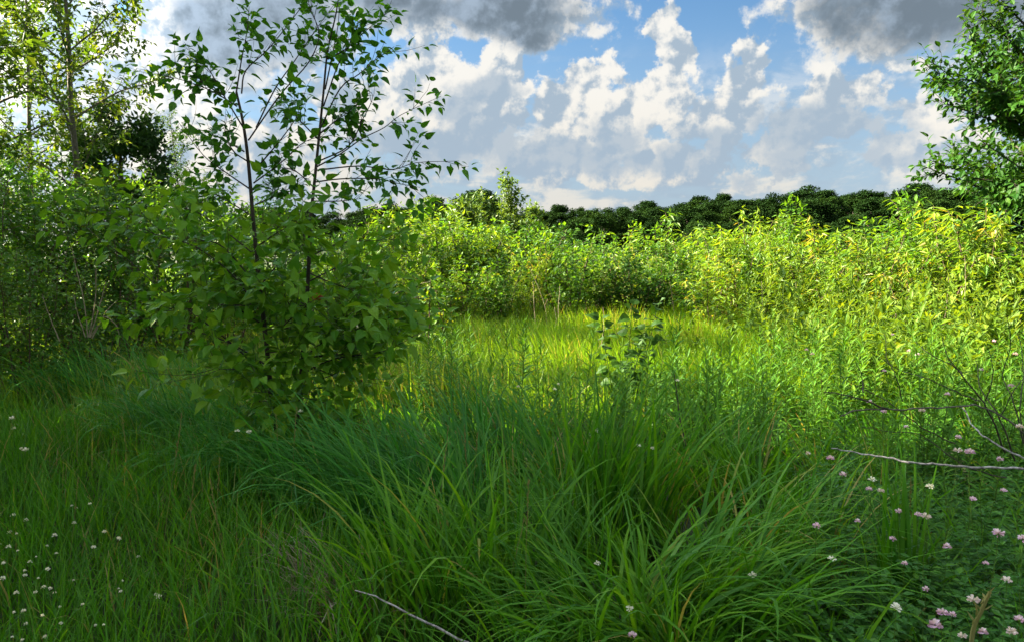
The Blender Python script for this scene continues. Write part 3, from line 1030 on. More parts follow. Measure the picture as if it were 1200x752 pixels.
def lobed_crown(r, n_leaf, tpl, size, lobes, rlo=0.0, rhi=1.0, shell=0.5, up=0.5):
    """Leaf clumps through a crown of lobes (cx, cy, cz, rx, ry, rz)."""
    g = Geo()
    lobes = np.array(lobes, float)
    vol = (lobes[:, 3] * lobes[:, 4] * lobes[:, 5]) ** 0.67
    idx = r.choice(len(lobes), n_leaf, p=vol / vol.sum())
    d = unit(r.normal(size=(n_leaf, 3)))
    q = r.random(n_leaf) ** shell
    pos = lobes[idx, :3] + d * lobes[idx, 3:] * q[:, None] * (1 + 0.12 * r.normal(size=(n_leaf, 1)))
    axis = d * 0.6 + jitter(r, n_leaf, 0.5)
    nor = d + np.array([0, 0, up]) + jitter(r, n_leaf, 0.35)
    lobe_t = r.random(len(lobes))
    rn = np.clip(0.55 * lobe_t[idx] + 0.45 * r.random(n_leaf), 0, 1) * (rhi - rlo) + rlo
    leaves(g, tpl, pos, axis, nor, size * r.uniform(0.6, 1.3, n_leaf), rn)
    return g


def evergreen():
    r = np.random.default_rng(60)
    p = at(146, 300, 16.0)
    root = empty('evergreen_tree', gz(p))
    tag(root, 'dense dark evergreen standing behind the left shrubs', 'tree')
    H = 4.9
    g = Geo()
    tube(g, [(0, 0, 0), (0.03, 0, 1.6), (0, 0.02, 3.2), (0.02, 0, H - 0.1)], [0.09, 0.07, 0.045, 0.01], 7)
    g.build('trunk', M['bark_dark'], root, smooth=True)
    lobes = []
    for i in range(60):
        d = unit(r.normal(size=3))
        q = 0.45 + 0.55 * r.random() ** 0.5
        rr = r.uniform(0.22, 0.4)
        lobes.append((d[0] * 0.95 * q, d[1] * 0.95 * q, 2.95 + d[2] * 1.65 * q, rr, rr, rr * 0.9))
    lobed_crown(r, 9000, DIAMOND, 0.13, lobes, shell=0.6).build('crown', M['cedar'], root)


evergreen()

# trees of the wood edge outside the left side of the frame: they shade the foreground
r = np.random.default_rng(70)
wood_src = None
spots = [(-9.2, 10.9, 0.5), (-9.0, 9.7, 0.68), (-9.2, 8.5, 0.98), (-7.6, 6.6, 0.62), (-9.0, 7.5, (0.95, 0.95, 1.65)), (-9.4, 5.6, (1.2, 1.2, 1.6)), (-8.8, 3.9, 1.3), (-9.6, 2.2, 1.35), (-8.8, 0.4, 1.3), (-9.4, -1.6, 1.35), (-8.4, -3.4, 1.3),
         (-11.9, 6.3, 1.35), (-11.4, 7.7, (0.95, 0.95, 1.5))]
for i, (x, y, s) in enumerate(spots):
    if wood_src is None:
        wood_src = make_tree('edge_tree', 'leafy tree of the wood edge just outside the left of the picture', 'tree', (x, y, 0), r, DIAMOND, M['poplar'], M['bark_grey'], 0.24, 0.10,
                             'trees of the wood edge outside the left of the picture', height=8.2, crown_from=0.12, crown_r=2.5, n_limbs=26, n_twigs=18, twig_len=0.75, trunk_r=0.10, sub=1)
    else:
        copy_thing(wood_src, (x, y, float(ground_z(x, y))), r.random() * 6.28, s)

# ------------------------------------------------------------------ the tree at the right edge


def right_tree():
    r = np.random.default_rng(80)
    p = at(1268, 300, 9.0)
    base = np.array(gz(p))
    root = empty('broad_tree', tuple(base))
    tag(root, 'leafy tree with glossy green leaves filling the right edge of the picture', 'tree')
    D = 9.0
    tr = smooth_line([(0, 0, 0), (0.05, 0, 1.4), (-0.1, 0.1, 2.8), (0.05, 0, 4.4), (0.1, 0.1, 6.2)], 4)
    wood = [(tr, np.linspace(0.12, 0.02, len(tr)), 7)]
    twigs = []
    tips = [(1070, 75, 0.0), (1076, 72, -0.8), (1090, 100, 0.6), (1085, 118, -0.4), (1115, 24, 0.2), (1128, 12, -0.7), (1150, -10, 0.4), (1075, 188, -0.2), (1068, 195, 0.3), (1095, 170, 0.8), (1110, 205, -0.8),
            (1135, 165, -1.2), (1150, 130, -1.5), (1160, 60, -1.4), (1180, 100, -1.7), (1190, 170, -1.6), (1170, 210, -1.3), (1200, 20, -1.5), (1120, 130, 1.2), (1140, 60, 1.3), (1125, 215, 1.1),
            (1200, 240, -1.2), (1175, 235, 0.8), (1230, 130, -1.9), (1220, 60, -1.7), (1250, 200, -1.8), (1300, 30, -1.2), (1330, 120, -1.0), (1380, 60, 0.2), (1400, 160, 0.0), (1340, 220, -0.8), (1250, -60, 0.0), (1180, -50, 0.3),
            (1300, -110, 0), (1290, 150, 1.8), (1210, 110, 1.9), (1200, 30, 1.6), (1160, 150, 1.8), (1105, 85, -1.0), (1140, 95, -0.9), (1130, 40, 0.5), (1160, 20, -0.5), (1150, 190, 0.0), (1110, 180, 0.2), (1150, 225, -0.5),
            (1155, 110, 0.2), (1190, 60, 0.0), (1190, 130, -0.5), (1120, 70, 0.2), (1130, 110, -0.3)]
    for (px, py, dy) in tips:
        if px < 1160 and 118 < py < 160:
            continue
        px += 14
        e = at(px, py, D + dy) - base
        z0 = max(1.2, e[2] * r.uniform(0.62, 0.85))
        k = min(len(tr) - 1, int(z0 / 6.2 * (len(tr) - 1)))
        s = tr[k]
        m = s * 0.5 + e * 0.5 + np.array([0, 0, 0.15]) + r.normal(0, 0.1, 3)
        limb = smooth_line([s, m, e], 4)
        wood.append((limb, np.linspace(0.03, 0.004, len(limb)), 4))
        twigs.append(limb[3:])
        for _ in range(27):
            p2, d2 = branch_from(r, limb, r.uniform(0.3, 0.98), r.uniform(0.4, 1.0), r.random() * 6.28)
            tw = shoot(r, p2, d2, r.uniform(0.15, 0.38), 5, 0.15, 0.03)
            wood.append((tw, np.linspace(0.004, 0.0012, len(tw)), 3))
            twigs.append(tw)
    wood_geo(wood).build('trunk', M['bark_dark'], root, smooth=True)
    g = Geo()
    twig_leaves(r, g, OVAL, twigs, 0.040, 0.098, 0.3, 0.85)
    g.build('crown', M['cherry'], root)


right_tree()

# ------------------------------------------------------------------ dense shrubs at the left


def make_shrub(name, label, cat, loc, r, mat, height, width, stems, leaf, leaf_size, spacing, n_twigs=14, twig_len=0.4, group=None, bark=None, droop=0.35, wander=0.1):
    root = empty(name, loc)
    tag(root, label, cat, group)
    wood, twigs = [], []
    for i in range(stems):
        a = i * 2.4 + r.random()
        lean = r.uniform(0.05, 1.0) * width / height
        st = shoot(r, (0.1 * math.cos(a), 0.1 * math.sin(a), 0), (math.cos(a) * lean, math.sin(a) * lean, 1), height * r.uniform(0.7, 1.05), 8, wander, 0.03)
        wood.append((st, np.linspace(0.014, 0.003, len(st)), 4))
        twigs.append(st[3:])
        az = r.random() * 6.28
        for j in range(n_twigs):
            t = 0.12 + 0.86 * (j + r.random()) / n_twigs
            az += 2.4
            p, d = branch_from(r, st, min(t, 0.98), r.uniform(0.6, 1.1), az)
            tw = shoot(r, p, d, twig_len * r.uniform(0.6, 1.3) * (1.15 - 0.6 * t), 5, 0.15, 0.05)
            wood.append((tw, np.linspace(0.004, 0.0013, len(tw)), 3))
            twigs.append(tw)
            for _ in range(2):
                p3, d3 = branch_from(r, tw, r.uniform(0.2, 0.9), r.uniform(0.5, 1.0), r.random() * 6.28)
                t3 = shoot(r, p3, d3, twig_len * r.uniform(0.25, 0.5), 4, 0.15, 0.04)
                twigs.append(t3)
    wood_geo(wood).build('stems', bark or M['twig'], root)
    g = Geo()
    twig_leaves(r, g, leaf, twigs, spacing, leaf_size, droop, 0.8)
    g.build('foliage', mat, root)
    return root


r = np.random.default_rng(90)
shrub_src = [make_shrub('dense_shrub', 'x', 'shrub', (0, 0, 0), np.random.default_rng(91 + i), M['shrub'], 2.6, 0.95, 9, DIAMOND, 0.085, 0.05, 16, 0.5) for i in range(3)]
shrubs = [(10, 8.8, 1.02, 'dense dark shrub at the left edge under the forked tree'), (75, 9.6, 1.0, 'dense shrub right of the left-edge shrub, under the slender tree'), (135, 9.2, 0.95, 'dense shrub behind the fan of dry stalks'),
          (200, 9.8, 0.95, 'dense shrub with sunlit top below the wispy tree'), (262, 10.4, 0.95, 'dense shrub behind the left branches of the young tree'), (40, 11.5, 1.12, 'taller shrub showing over the left-edge shrubs'),
          (160, 12.2, 1.08, 'taller shrub in front of the dark evergreen'), (330, 11.4, 0.82, 'dense shrub between the two stems of the young tree'), (400, 12.2, 0.78, 'dense shrub right of the stems of the young tree'),
          (235, 12.6, 1.06, 'sunlit shrub left of the stems of the young tree'), (-60, 8.2, 1.0, 'dense shrub just outside the left edge'), (300, 13.2, 1.02, 'sunlit shrub seen between the leaves of the young tree'),
          (95, 7.9, 0.62, 'low dark shrub at the foot of the left shrubs'), (20, 7.4, 0.7, 'low leafy shrub at the far left beside the shaggy tussock'), (370, 13.6, 0.86, 'sunlit shrub behind the second stem of the young tree'),
          (60, 14.0, 1.3, 'sunlit shrub between the trunks of the left trees'), (-20, 12.5, 1.25, 'sunlit shrub at the foot of the forked tree')]
for i, (px, d, s, lab) in enumerate(shrubs):
    loc = gz(at(px, 300, d))
    if i < 3:
        o = shrub_src[i]
        o.location = loc
        o.scale = (s * 1.1, s * 1.1, s)
        o['label'] = lab
        o['group'] = 'dense shrubs at the left of the meadow'
    else:
        copy_thing(shrub_src[i % 3], loc, r.random() * 6.28, (s * 1.1, s * 1.1, s), lab)

# ------------------------------------------------------------------ saplings of the sunlit thicket


def near_what(px):
    for lim, w in ((470, 'behind the young tree'), (560, 'just right of the young tree'), (650, 'by the tallest feathery sapling'), (700, 'right of the tallest feathery sapling'),
                   (780, 'behind the broad-leaved weed'), (900, 'under the middle of the dark treeline'), (1010, 'between the broad-leaved weed and right-edge tree'), (1100, 'left of the right-edge tree')):
        if px < lim:
            return w
    return 'below the right-edge tree'


r = np.random.default_rng(100)
GS = 'young saplings of the sunlit thicket'
LS = 'leafy yellow-green sapling in the sunlit thicket beyond the field'
LG = 'golden-tipped sapling in the sunlit thicket beyond the field'
LF = 'feathery pale green sapling rising from the sunlit thicket'
sap = []
for i in range(4):
    sap.append((make_shrub('sapling', LS, 'sapling', (0, 0, 0), np.random.default_rng(101 + i), M['sapling'], 2.1, 0.55, 6, DIAMOND, 0.11, 0.062, 10, 0.36, GS, droop=0.6), LS))
for i in range(3):
    sap.append((make_shrub('sapling', LG, 'sapling', (0, 0, 0), np.random.default_rng(111 + i), M['sapling_gold'], 2.1, 0.5, 6, NARROW, 0.14, 0.055, 10, 0.34, GS, droop=0.8), LG))
places = []
clumps = []
# the peaks that stand out along the thicket: place in the view, height of the top, distance, spread
peaks = [(440, 238, 15.5, .9), (475, 246, 17.5, .8), (500, 232, 20, .7), (540, 236, 18, .9), (568, 256, 22, .8), (640, 258, 20, .7), (655, 262, 15, .7), (690, 272, 16, .7), (725, 262, 22, .9), (760, 276, 17, .7),
         (800, 250, 17.5, .55), (825, 256, 20, .8), (850, 264, 15.5, .6), (880, 244, 14.4, .55), (908, 242, 15.2, .6), (940, 256, 13.2, .6), (975, 268, 15, .8), (1010, 260, 12.2, .6), (1040, 272, 11.5, .6), (1068, 230, 13, .4),
         (1090, 246, 15, .7), (1125, 264, 11.5, .6), (1150, 236, 11, .4), (1185, 272, 10.5, .7), (610, 290, 15.0, .6), (580, 294, 14.4, .4), (835, 288, 13.6, .5), (470, 290, 14.2, .6), (530, 296, 14.0, .4)]
for (px, top, y, cr, ) in peaks:
    clumps.append(((px - 600) / 873 * y, y, top - 262, cr, r.random() < (0.3 if px < 700 else 0.6)))
for i in range(24):
    y = 16 + 16 * ((i * 0.618) % 1.0) ** 1.1
    px = 400 + 840 * ((i * 0.7548) % 1.0) + r.normal(0, 12)
    clumps.append(((px - 600) / 873 * y, y, r.normal(18, 7), r.uniform(0.6, 1.3), r.random() < (0.3 if px < 700 else 0.55)))
for (cx, cy, dt, cr, gld) in clumps:
    k = int(2 + cr * 2.6)
    for j in range(k):
        a = j * 2.4
        q = cr * math.sqrt((j + 0.2) / k)
        places.append((cx + q * 1.1 * math.cos(a), cy + q * 0.8 * math.sin(a), dt + 30 * (q / max(cr, 0.6)) ** 2 * r.uniform(0.6, 1.3), gld))
for i, (x, y, dt, gld) in enumerate(places):
    px = 600 + 873 * x / y
    gold = gld if r.random() < 0.8 else not gld
    j = (4 + i % 3) if gold else i % 4
    src, lab = sap[j]
    top_px = 262 + dt + r.normal(0, 4)
    if px > 860:
        top_px -= 4
    h = CAM_Z + (290 - top_px) / 873 * y
    s = h / 2.15
    w = s * r.uniform(0.8, 1.5)
    row = 'front' if y < 16 else 'middle' if y < 22 else 'back'
    lab = ('golden-tipped' if gold else 'yellow-green') + ' ' + ('tall' if h > 2.2 else 'low' if h < 1.7 else 'mid-height') + ' sapling ' + near_what(px) + ', ' + row + ' of the thicket'
    if src.get('placed'):
        copy_thing(src, (x, y, float(ground_z(x, y))), r.random() * 6.28, (w, w, s), lab)
    else:
        src['placed'] = 1
        src['label'] = lab
        src.location = (x, y, float(ground_z(x, y)))
        src.scale = (w, w, s)
# darker green bushes between the saplings
bush = [make_shrub('thicket_bush', 'x', 'bush', (0, 0, 0), np.random.default_rng(121 + i), M['cherry'], 2.0, 0.9, 8, OVAL, 0.10, 0.055, 12, 0.42, 'darker green bushes of the thicket') for i in range(2)]
for i, (px, d, h) in enumerate([(745, 15.0, 1.6), (705, 15.6, 1.65), (775, 15.4, 1.65), (668, 21, 2.3), (470, 15, 1.6), (560, 18, 2.0), (620, 19, 2.2), (840, 19, 2.1), (905, 21, 2.2), (960, 17, 1.9), (1035, 15, 1.9), (1110, 13, 2.0), (1165, 12, 2.1), (1195, 11, 2.0), (1075, 18, 2.3), (520, 20, 2.2)]):
    lab = 'darker green rounded bush ' + near_what(px) + ', ' + ('front' if d < 16 else 'middle' if d < 19 else 'back') + ' of the thicket'
    sc_ = (h / 2.0 * 1.25, h / 2.0 * 1.25, h / 2.0)
    if i < 2:
        bush[i].location = gz(at(px, 300, d))
        bush[i].scale = sc_
        bush[i]['label'] = lab
    else:
        copy_thing(bush[i % 2], gz(at(px, 300, d)), r.random() * 6.28, sc_, lab)
# feathery saplings that stand above the others
for px, d, h, lab in ((600, 27, 3.95, 'tallest feathery pale sapling, rising above the thicket before the dark treeline'), (578, 26, 3.2, 'feathery sapling close at the left of the tallest one'), (500, 28, 3.2, 'slim feathery sapling right of the young tree'),
                      (632, 30, 3.1, 'feathery sapling close at the right of the tallest one'), (545, 24, 2.9, 'lone feathery sapling with drooping golden leaves left of the tallest one')):
    make_tree('feathery_sapling', lab, 'sapling', gz(at(px, 300, d)), np.random.default_rng(px), DIAMOND, M['feathery'], M['twig'], 0.19, 0.055,
              'feathery saplings', ('stem', 'foliage'), height=h, crown_from=0.10, crown_r=1.25, n_limbs=46, n_twigs=10, twig_len=0.45, trunk_r=0.03, limb_angle=(0.95, 0.4),
              profile=lambda t: 1.0 - 0.75 * t)
# a bright little sapling catching the sun right of the young tree
make_shrub('bright_sapling', 'small sapling with brightly lit leaves right of the young tree', 'sapling', gz(at(510, 300, 10.2)), np.random.default_rng(130), M['sapling'], 1.42, 0.28, 4, OVAL, 0.10, 0.06, 9, 0.2, droop=0.6)

# ------------------------------------------------------------------ dark far trees
r = np.random.default_rng(140)


def far_tree(seed):
    q = np.random.default_rng(seed)
    root = empty('far_tree', (0, 0, 0))
    tag(root, 'dark rounded tree in the distant treeline', 'tree', 'dark trees of the distant treeline')
    H = 10.0
    g = Geo()
    tube(g, [(0, 0, 0), (0.1, 0, 3), (0, 0.1, 6)], [0.28, 0.2, 0.1], 6)
    for i in range(5):
        a = i * 1.3
        tube(g, [(0, 0, 2.6 + 0.4 * i), (1.2 * math.cos(a), 1.2 * math.sin(a), 4.6 + 0.5 * i), (2.3 * math.cos(a), 2.3 * math.sin(a), 6.2 + 0.4 * i)], [0.12, 0.08, 0.03], 4)
    g.build('trunk', M['bark_dark'], root)
    lobes = []
    tall = q.uniform(0.5, 1.0)
    for i in range(34):
        t = q.random() ** 0.9
        z = 1.2 + t * (H - 2.0)
        w = 3.1 * math.sin(math.pi * (0.22 + (0.62 + 0.12 * tall) * t)) ** 0.8
        a = q.random() * 6.28
        rr = q.uniform(0.35, 1.25)
        f = q.uniform(0.5, 1.05)
        lobes.append((math.cos(a) * w * f, math.sin(a) * w * f, z, rr * 1.2, rr * 1.2, rr * 0.8))
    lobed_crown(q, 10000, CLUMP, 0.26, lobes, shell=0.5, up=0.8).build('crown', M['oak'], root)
    return root


ft = [far_tree(150 + i) for i in range(6)]
# the height at which the treeline stands in the picture, along x
tl_x = [150, 400, 470, 500, 560, 590, 640, 700, 760, 830, 900, 940, 1000, 1050, 1085, 1120, 1200, 1320]
tl_y = [246, 244, 240, 238, 224, 240, 244, 240, 236, 230, 226, 222, 224, 218, 214, 220, 214, 214]
cnt = 0
for row, (dist, dpx, drop) in enumerate(((185, 26, 0), (160, 30, 7), (138, 36, 15))):
    px = 120 + row * 11
    while px < 1330:
        px += dpx * r.uniform(0.3, 1.0)
        d = dist * r.uniform(0.95, 1.06)
        top = np.interp(px, tl_x, tl_y) + 3 + r.normal(0, 3.6) + drop * r.uniform(0.2, 1.4)
        p = at(px, 290, d)
        z0 = float(ground_z(p[0], p[1]))
        h = CAM_Z + (290 - top) / 873 * d - z0
        s = h / 10.0
        w = max(s, 0.85) * r.uniform(0.9, 1.7)
        sec = ('seen through the young tree' if px < 440 else 'left of tallest feathery sapling' if px < 590 else 'over the thicket middle' if px < 760 else
               'left of the rising right end' if px < 940 else 'on the rising right end' if px < 1110 else 'behind the right-edge tree')
        lab = ('tall' if top < np.interp(px, tl_x, tl_y) else 'low') + ' dark tree, ' + ('back', 'middle', 'front')[row] + ' row of the treeline, ' + sec
        if cnt < 6:
            o = ft[cnt]
            o['label'] = lab
            o.location = (p[0], p[1], z0)
            o.scale = (w, w, s)
            o.rotation_euler = (0, 0, r.random() * 6.28)
        else:
            copy_thing(ft[cnt % 6], (p[0], p[1], z0), r.random() * 6.28, (w, w, s), lab)
        cnt += 1
# bushier young trees in the gap between the thicket and the treeline
for i in range(26):
    px = r.uniform(430, 1160)
    d = r.uniform(60, 95)
    top = 262 + r.normal(0, 6) - (12 if 690 < px < 800 else 0)
    p = at(px, 290, d)
    h = CAM_Z + (290 - top) / 873 * d
    s = h / 10.0
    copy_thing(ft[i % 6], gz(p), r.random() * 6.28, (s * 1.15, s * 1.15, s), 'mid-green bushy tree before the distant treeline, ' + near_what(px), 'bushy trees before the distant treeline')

# ------------------------------------------------------------------ goldenrod and other leafy stalks


def leafy_stalk(name, label, cat, r, height, n, leaf_len, mat, group, tpl=LANCE, bush=1, stemmat=None, wild=0.15, wander=0.05, spread=0.25):
    root = empty(name, (0, 0, 0))
    tag(root, label, cat, group)
    gs, gl = Geo(), Geo()
    for b in range(bush):
        a0 = r.random() * 6.28
        ln = 0.0 if bush == 1 else r.uniform(0.05, spread)
        st = shoot(r, (0.04 * math.cos(a0), 0.04 * math.sin(a0), 0), (ln * math.cos(a0), ln * math.sin(a0), 1), height * r.uniform(0.65, 1.05), 8, wander, 0.05)
        tube(gs, st, np.linspace(0.0042, 0.0014, len(st)), 4, 0.4)
        t = np.linspace(0.15, 1, n)
        P = np.stack([np.interp(t * (len(st) - 1), np.arange(len(st)), st[:, i]) for i in range(3)], -1)
        az = a0 + np.arange(n) * 2.4 + r.normal(0, 0.2, n)
        el = lerp(-0.1, 1.0, t ** 1.5) + r.normal(0, wild, n)
        A = np.stack([np.cos(az) * np.cos(el), np.sin(az) * np.cos(el), np.sin(el)], -1)
        Nn = np.array([0, 0, 1.0]) - A * 0.2 + jitter(r, n, 0.12)
        S = leaf_len * np.sin(np.pi * np.clip(0.18 + 0.72 * t, 0, 1)) ** 0.7 * r.uniform(0.8 - wild, 1.15 + wild * 0.5, n)
        leaves(gl, tpl, P, A, Nn, S, np.clip(0.2 + 0.5 * t + r.normal(0, 0.12, n), 0, 1))
    gs.build('stem', stemmat or M['green_stem'], root)
    gl.build('foliage', mat, root)
    return root


r = np.random.default_rng(160)
GG = 'goldenrod stalks at the edge of the shade'
LGo = 'green leafy goldenrod stalk among the grass at the edge of the shade'
gold = [leafy_stalk('goldenrod', LGo, 'goldenrod', np.random.default_rng(161 + i), 0.98, 44, 0.135, M['goldenrod'], GG, bush=1 + i % 2) for i in range(5)]
pts = []
while len(pts) < 170:
    y = r.uniform(4.3, 8.2)
    px = r.uniform(470, 1230)
    if px < 640 and y < 5.6:
        continue
    if 540 < px < 880 and y > 6.2 and r.random() < 0.75:
        continue
    if px < 980 and (y < 4.9 or r.random() < 0.1):
        continue
    pts.append((px, y))
for q in range(44):                                   # a dark fringe at the edge of the shade
    pts.append((r.uniform(600, 1010), r.uniform(5.0, 6.6)))
for q in range(46):                                   # weeds rising towards the right edge
    y = r.uniform(2.5, 5.0)
    pts.append((r.uniform(1080 - (y - 2.5) * 40, 1260), y))
for i, (px, y) in enumerate(pts):
    p = at(px, 300, y)
    s = r.uniform(0.7, 1.1) * (1.1 if y > 4.3 else 0.85)
    if y < 4.3:
        pl = 'by the pink vetch flowers' if px < 1120 else 'below the white dead branch' if px < 1190 else 'at the right edge'
        pl += ', nearest rows' if y < 3.3 else ', just behind them'
    else:
        pl = ('nearer the young tree' if px <= 600 else 'left of the broad-leaved weed' if px <= 700 else 'beside the broad-leaved weed' if px < 770 else 'by the dark dead stalk' if px < 850 else
              'right of the dark dead stalk' if px < 925 else 'left of the bare bush' if px < 1000 else 'among the bare twigs' if px < 1100 else 'behind the bare bush')
        pl += ', in deep shade' if y < 5.5 else ', half in shade' if y < 6.8 else ', at the sunlight'
    lab = ('tall' if s > 1.0 else 'short') + (' single' if i % 5 % 2 == 0 else ' twin') + ' goldenrod stalk ' + pl
    if i < 5:
        gold[i]['label'] = lab
        gold[i].location = gz(p)
        gold[i].scale = (s,) * 3
    else:
        copy_thing(gold[i % 5], gz(p), r.random() * 6.28, s, lab)
GT = 'tall sunlit leafy stalks on the right of the field'
LT = 'tall yellow-green leafy stalk in the sunlit growth on the right'
tall = [leafy_stalk('tall_leafy_stalk', LT, 'wild plant', np.random.default_rng(171 + i), 1.5, 38, 0.145, M['tall_forb'], GT, tpl=(BROAD, OVAL, NARROW, BROAD, DIAMOND, NARROW)[i], bush=3 + i % 3, wild=0.5, wander=0.13, spread=0.6) for i in range(6)]

pts = []
while len(pts) < 125:
    y = r.uniform(6.2, 13.0)
    px = r.uniform(800, 1240)
    if px < 800 + (13.5 - y) * 24:
        continue
    pts.append((px, y))
for i, (px, y) in enumerate(pts):
    p = at(px, 300, y)
    s = r.uniform(0.45, 1.05) * (0.84 + 0.04 * (y - 7.6)) * (1.0 + 0.18 * (px - 800) / 440) * 1.15
    lab = ('tall' if s > 0.9 else 'short') + (' broad-leaved', ' oval-leaved', ' narrow-leaved', ' broad-leaved', ' pointed-leaved', ' narrow-leaved')[i % 6] + ' yellow-green stalk ' + ('in the sunlit grass' if px < 900 else 'left of the bare bush' if px < 1020 else 'behind the bare dark twigs' if px < 1130 else 'below the right-edge tree') + (', in front' if y < 9.5 else ', farther back')
    if i < 6:
        tall[i]['label'] = lab
        tall[i].location = gz(p)
        tall[i].scale = (s,) * 3
    else:
        copy_thing(tall[i % 6], gz(p), r.random() * 6.28, s, lab)
# a few weedy plants inside the sunlit grass
for i in range(24):
    y = r.uniform(8.5, 14.5)
    px = r.uniform(500, 900)
    copy_thing(tall[i % 6], gz(at(px, 300, y)), r.random() * 6.28, r.uniform(0.38, 0.6), 'short yellow-green leafy stalk in the sunlit grass', 'short leafy stalks in the sunlit grass')


sd_ = leafy_stalk('seedling', 'small yellow-leaved seedling in the grass left of the young tree', 'seedling', np.random.default_rng(175), 0.95, 26, 0.09, M['sapling_gold'], None, tpl=OVAL, bush=3, wild=0.3, wander=0.1, spread=0.3)
sd_.location = gz(at(150, 300, 6.2))


def broad_weed():
    r = np.random.default_rng(180)
    p = at(735, 300, 7.0)
    root = empty('broad_leaved_weed', gz(p))
    tag(root, 'broad-leaved dark green weed standing alone at the front of the sunlit grass', 'weed')
    sts = []
    for k in range(4):
        st = shoot(r, (0.05 * math.cos(k * 1.6), 0.05 * math.sin(k * 1.6), 0), (0.13 * math.cos(k * 1.6), 0.13 * math.sin(k * 1.6), 1), 1.26 - 0.08 * k, 8, 0.05, 0.05)
        g = Geo()
        tube(g, st, np.linspace(0.008, 0.003, len(st)), 6, 0.3)
        g.build('stem', M['green_stem'], root)
        sts.append(st)
    g0 = Geo()
    v = OVATE[0].copy(); v[:, 0] *= 1.35; v[:, 2] -= 0.2 * v[:, 1] ** 2; v[:, 1] += 0.15
    g0.add(v, OVATE[1], 0.45, v[:, 1])
    g0.add([[-0.02, 0, 0], [0.02, 0, 0], [0.02, 0.3, 0], [-0.02, 0.3, 0]], [[0, 1, 2, 3]], 0.4, 1.0)
    me = g0.mesh('leaf', [M['burdock']])
    n = 116
    for i in range(n):
        t = 0.3 + 0.7 * i / (n - 1)
        st = sts[i % 4]
        k = t * (len(st) - 1)
        j = min(int(k), len(st) - 2)
        P = st[j] * (1 - k + j) + st[j + 1] * (k - j)
        a = i * 2.4
        e = lerp(-0.5, 0.5, t) + r.normal(0, 0.2)
        A = np.array([math.cos(a) * math.cos(e), math.sin(a) * math.cos(e), math.sin(e)])
        S = 0.115 * r.uniform(0.7, 1.3)
        F = leaf_frames(A[None], np.array([[0, -0.4, 1.0]]) + r.normal(0, 0.45, (1, 3)))[0] * S
        o = link('leaf', me, root)
        o.matrix_local = Matrix(((F[0][0], F[0][1], F[0][2], P[0]), (F[1][0], F[1][1], F[1][2], P[1]), (F[2][0], F[2][1], F[2][2], P[2]), (0, 0, 0, 1)))


broad_weed()


def maple():
    r = np.random.default_rng(190)
    D = 3.4
    p = at(1222, 300, D)
    base = np.array(gz(p))
    root = empty('maple_sapling', tuple(base))
    tag(root, 'thin sapling with bright lobed leaves reaching in at the right edge', 'sapling')
    top = at(1215, 225, D) - base
    st = smooth_line([(0, 0, 0), top * 0.5 + np.array([0.03, 0, 0]), top], 5)
    g = Geo()
    tube(g, st, np.linspace(0.007, 0.003, len(st)), 5)
    g.build('stem', M['twig'], root)
    pts = [(0, 0), (-0.12, 0.05), (-0.45, 0.02), (-0.34, 0.22), (-0.55, 0.42), (-0.3, 0.45), (-0.22, 0.62), (-0.12, 0.6), (0, 1.0), (0.12, 0.6), (0.22, 0.62), (0.3, 0.45), (0.55, 0.42), (0.34, 0.22), (0.45, 0.02), (0.12, 0.05), (0, 0.35)]
    v = np.array([(x, y, 0.12 * abs(x) - 0.1 * y * y) for x, y in pts])
    f = np.array([[16, (i + 1) % 16, i] for i in range(16)])
    for (px, py, s, dy) in ((1192, 263, 0.085, -0.1), (1212, 285, 0.09, -0.2), (1208, 240, 0.08, 0.1), (1225, 255, 0.09, -0.1), (1218, 310, 0.09, 0.1)):
        c = at(px, py, D + dy) - base
        a0 = st[min(len(st) - 1, max(0, int(c[2] / top[2] * (len(st) - 1))))]
        g = Geo()
        A = np.array([[c[0] - a0[0], -0.3, -0.03]])
        leaves(g, (v, f), c[None] - unit(A) * s * 0.5, A, np.array([[0.1, -0.75, 0.6]]), [s], [0.85])
        tube(g, [a0, c - unit(A)[0] * s * 0.5], [0.0012, 0.001], 3, 0.5)
        g.build('leaf', M['burdock'], root)


maple()

# ------------------------------------------------------------------ flowers


def umbel(name, label, cat, r, petals, size, mat, group, flat=0.6, stem=0.35):
    root = empty(name, (0, 0, 0))
    tag(root, label, cat, group)
    g = Geo()
    a = np.linspace(0, 1, 6)
    bx, by = r.normal(0, 0.03, 2)
    tube(g, np.stack([bx * (1 - a) ** 2, by * (1 - a) ** 2, -stem * (1 - a)], -1), np.full(6, 0.0011), 3, 0.5)
    g.build('stalk', M['green_stem'], root)
    g = Geo()
    k = petals
    u = (np.arange(k) + 0.5) / k
    ph = np.arange(k) * 2.4
    el = np.arcsin(1 - u * 1.25)
    d = np.stack([np.cos(ph) * np.cos(el), np.sin(ph) * np.cos(el), np.sin(el) * flat], -1)
    d = unit(d + jitter(r, k, 0.12))
    T = (np.array([[0, 0, 0], [-0.2, 0.45, 0.08], [-0.26, 0.8, 0.12], [0, 1, 0.02], [0.26, 0.8, 0.12], [0.2, 0.45, 0.08]]), np.array([[0, 3, 2], [0, 2, 1], [0, 4, 3], [0, 5, 4]]))
    leaves(g, T, d * size * 0.12, d, np.array([0, 0, 1.0]) + jitter(r, k, 0.5), size * r.uniform(0.42, 0.6, k), np.clip(u[::-1] * 0.6 + 0.4 * r.random(k), 0, 1))
    g.build('flower_head', mat, root)
    return root


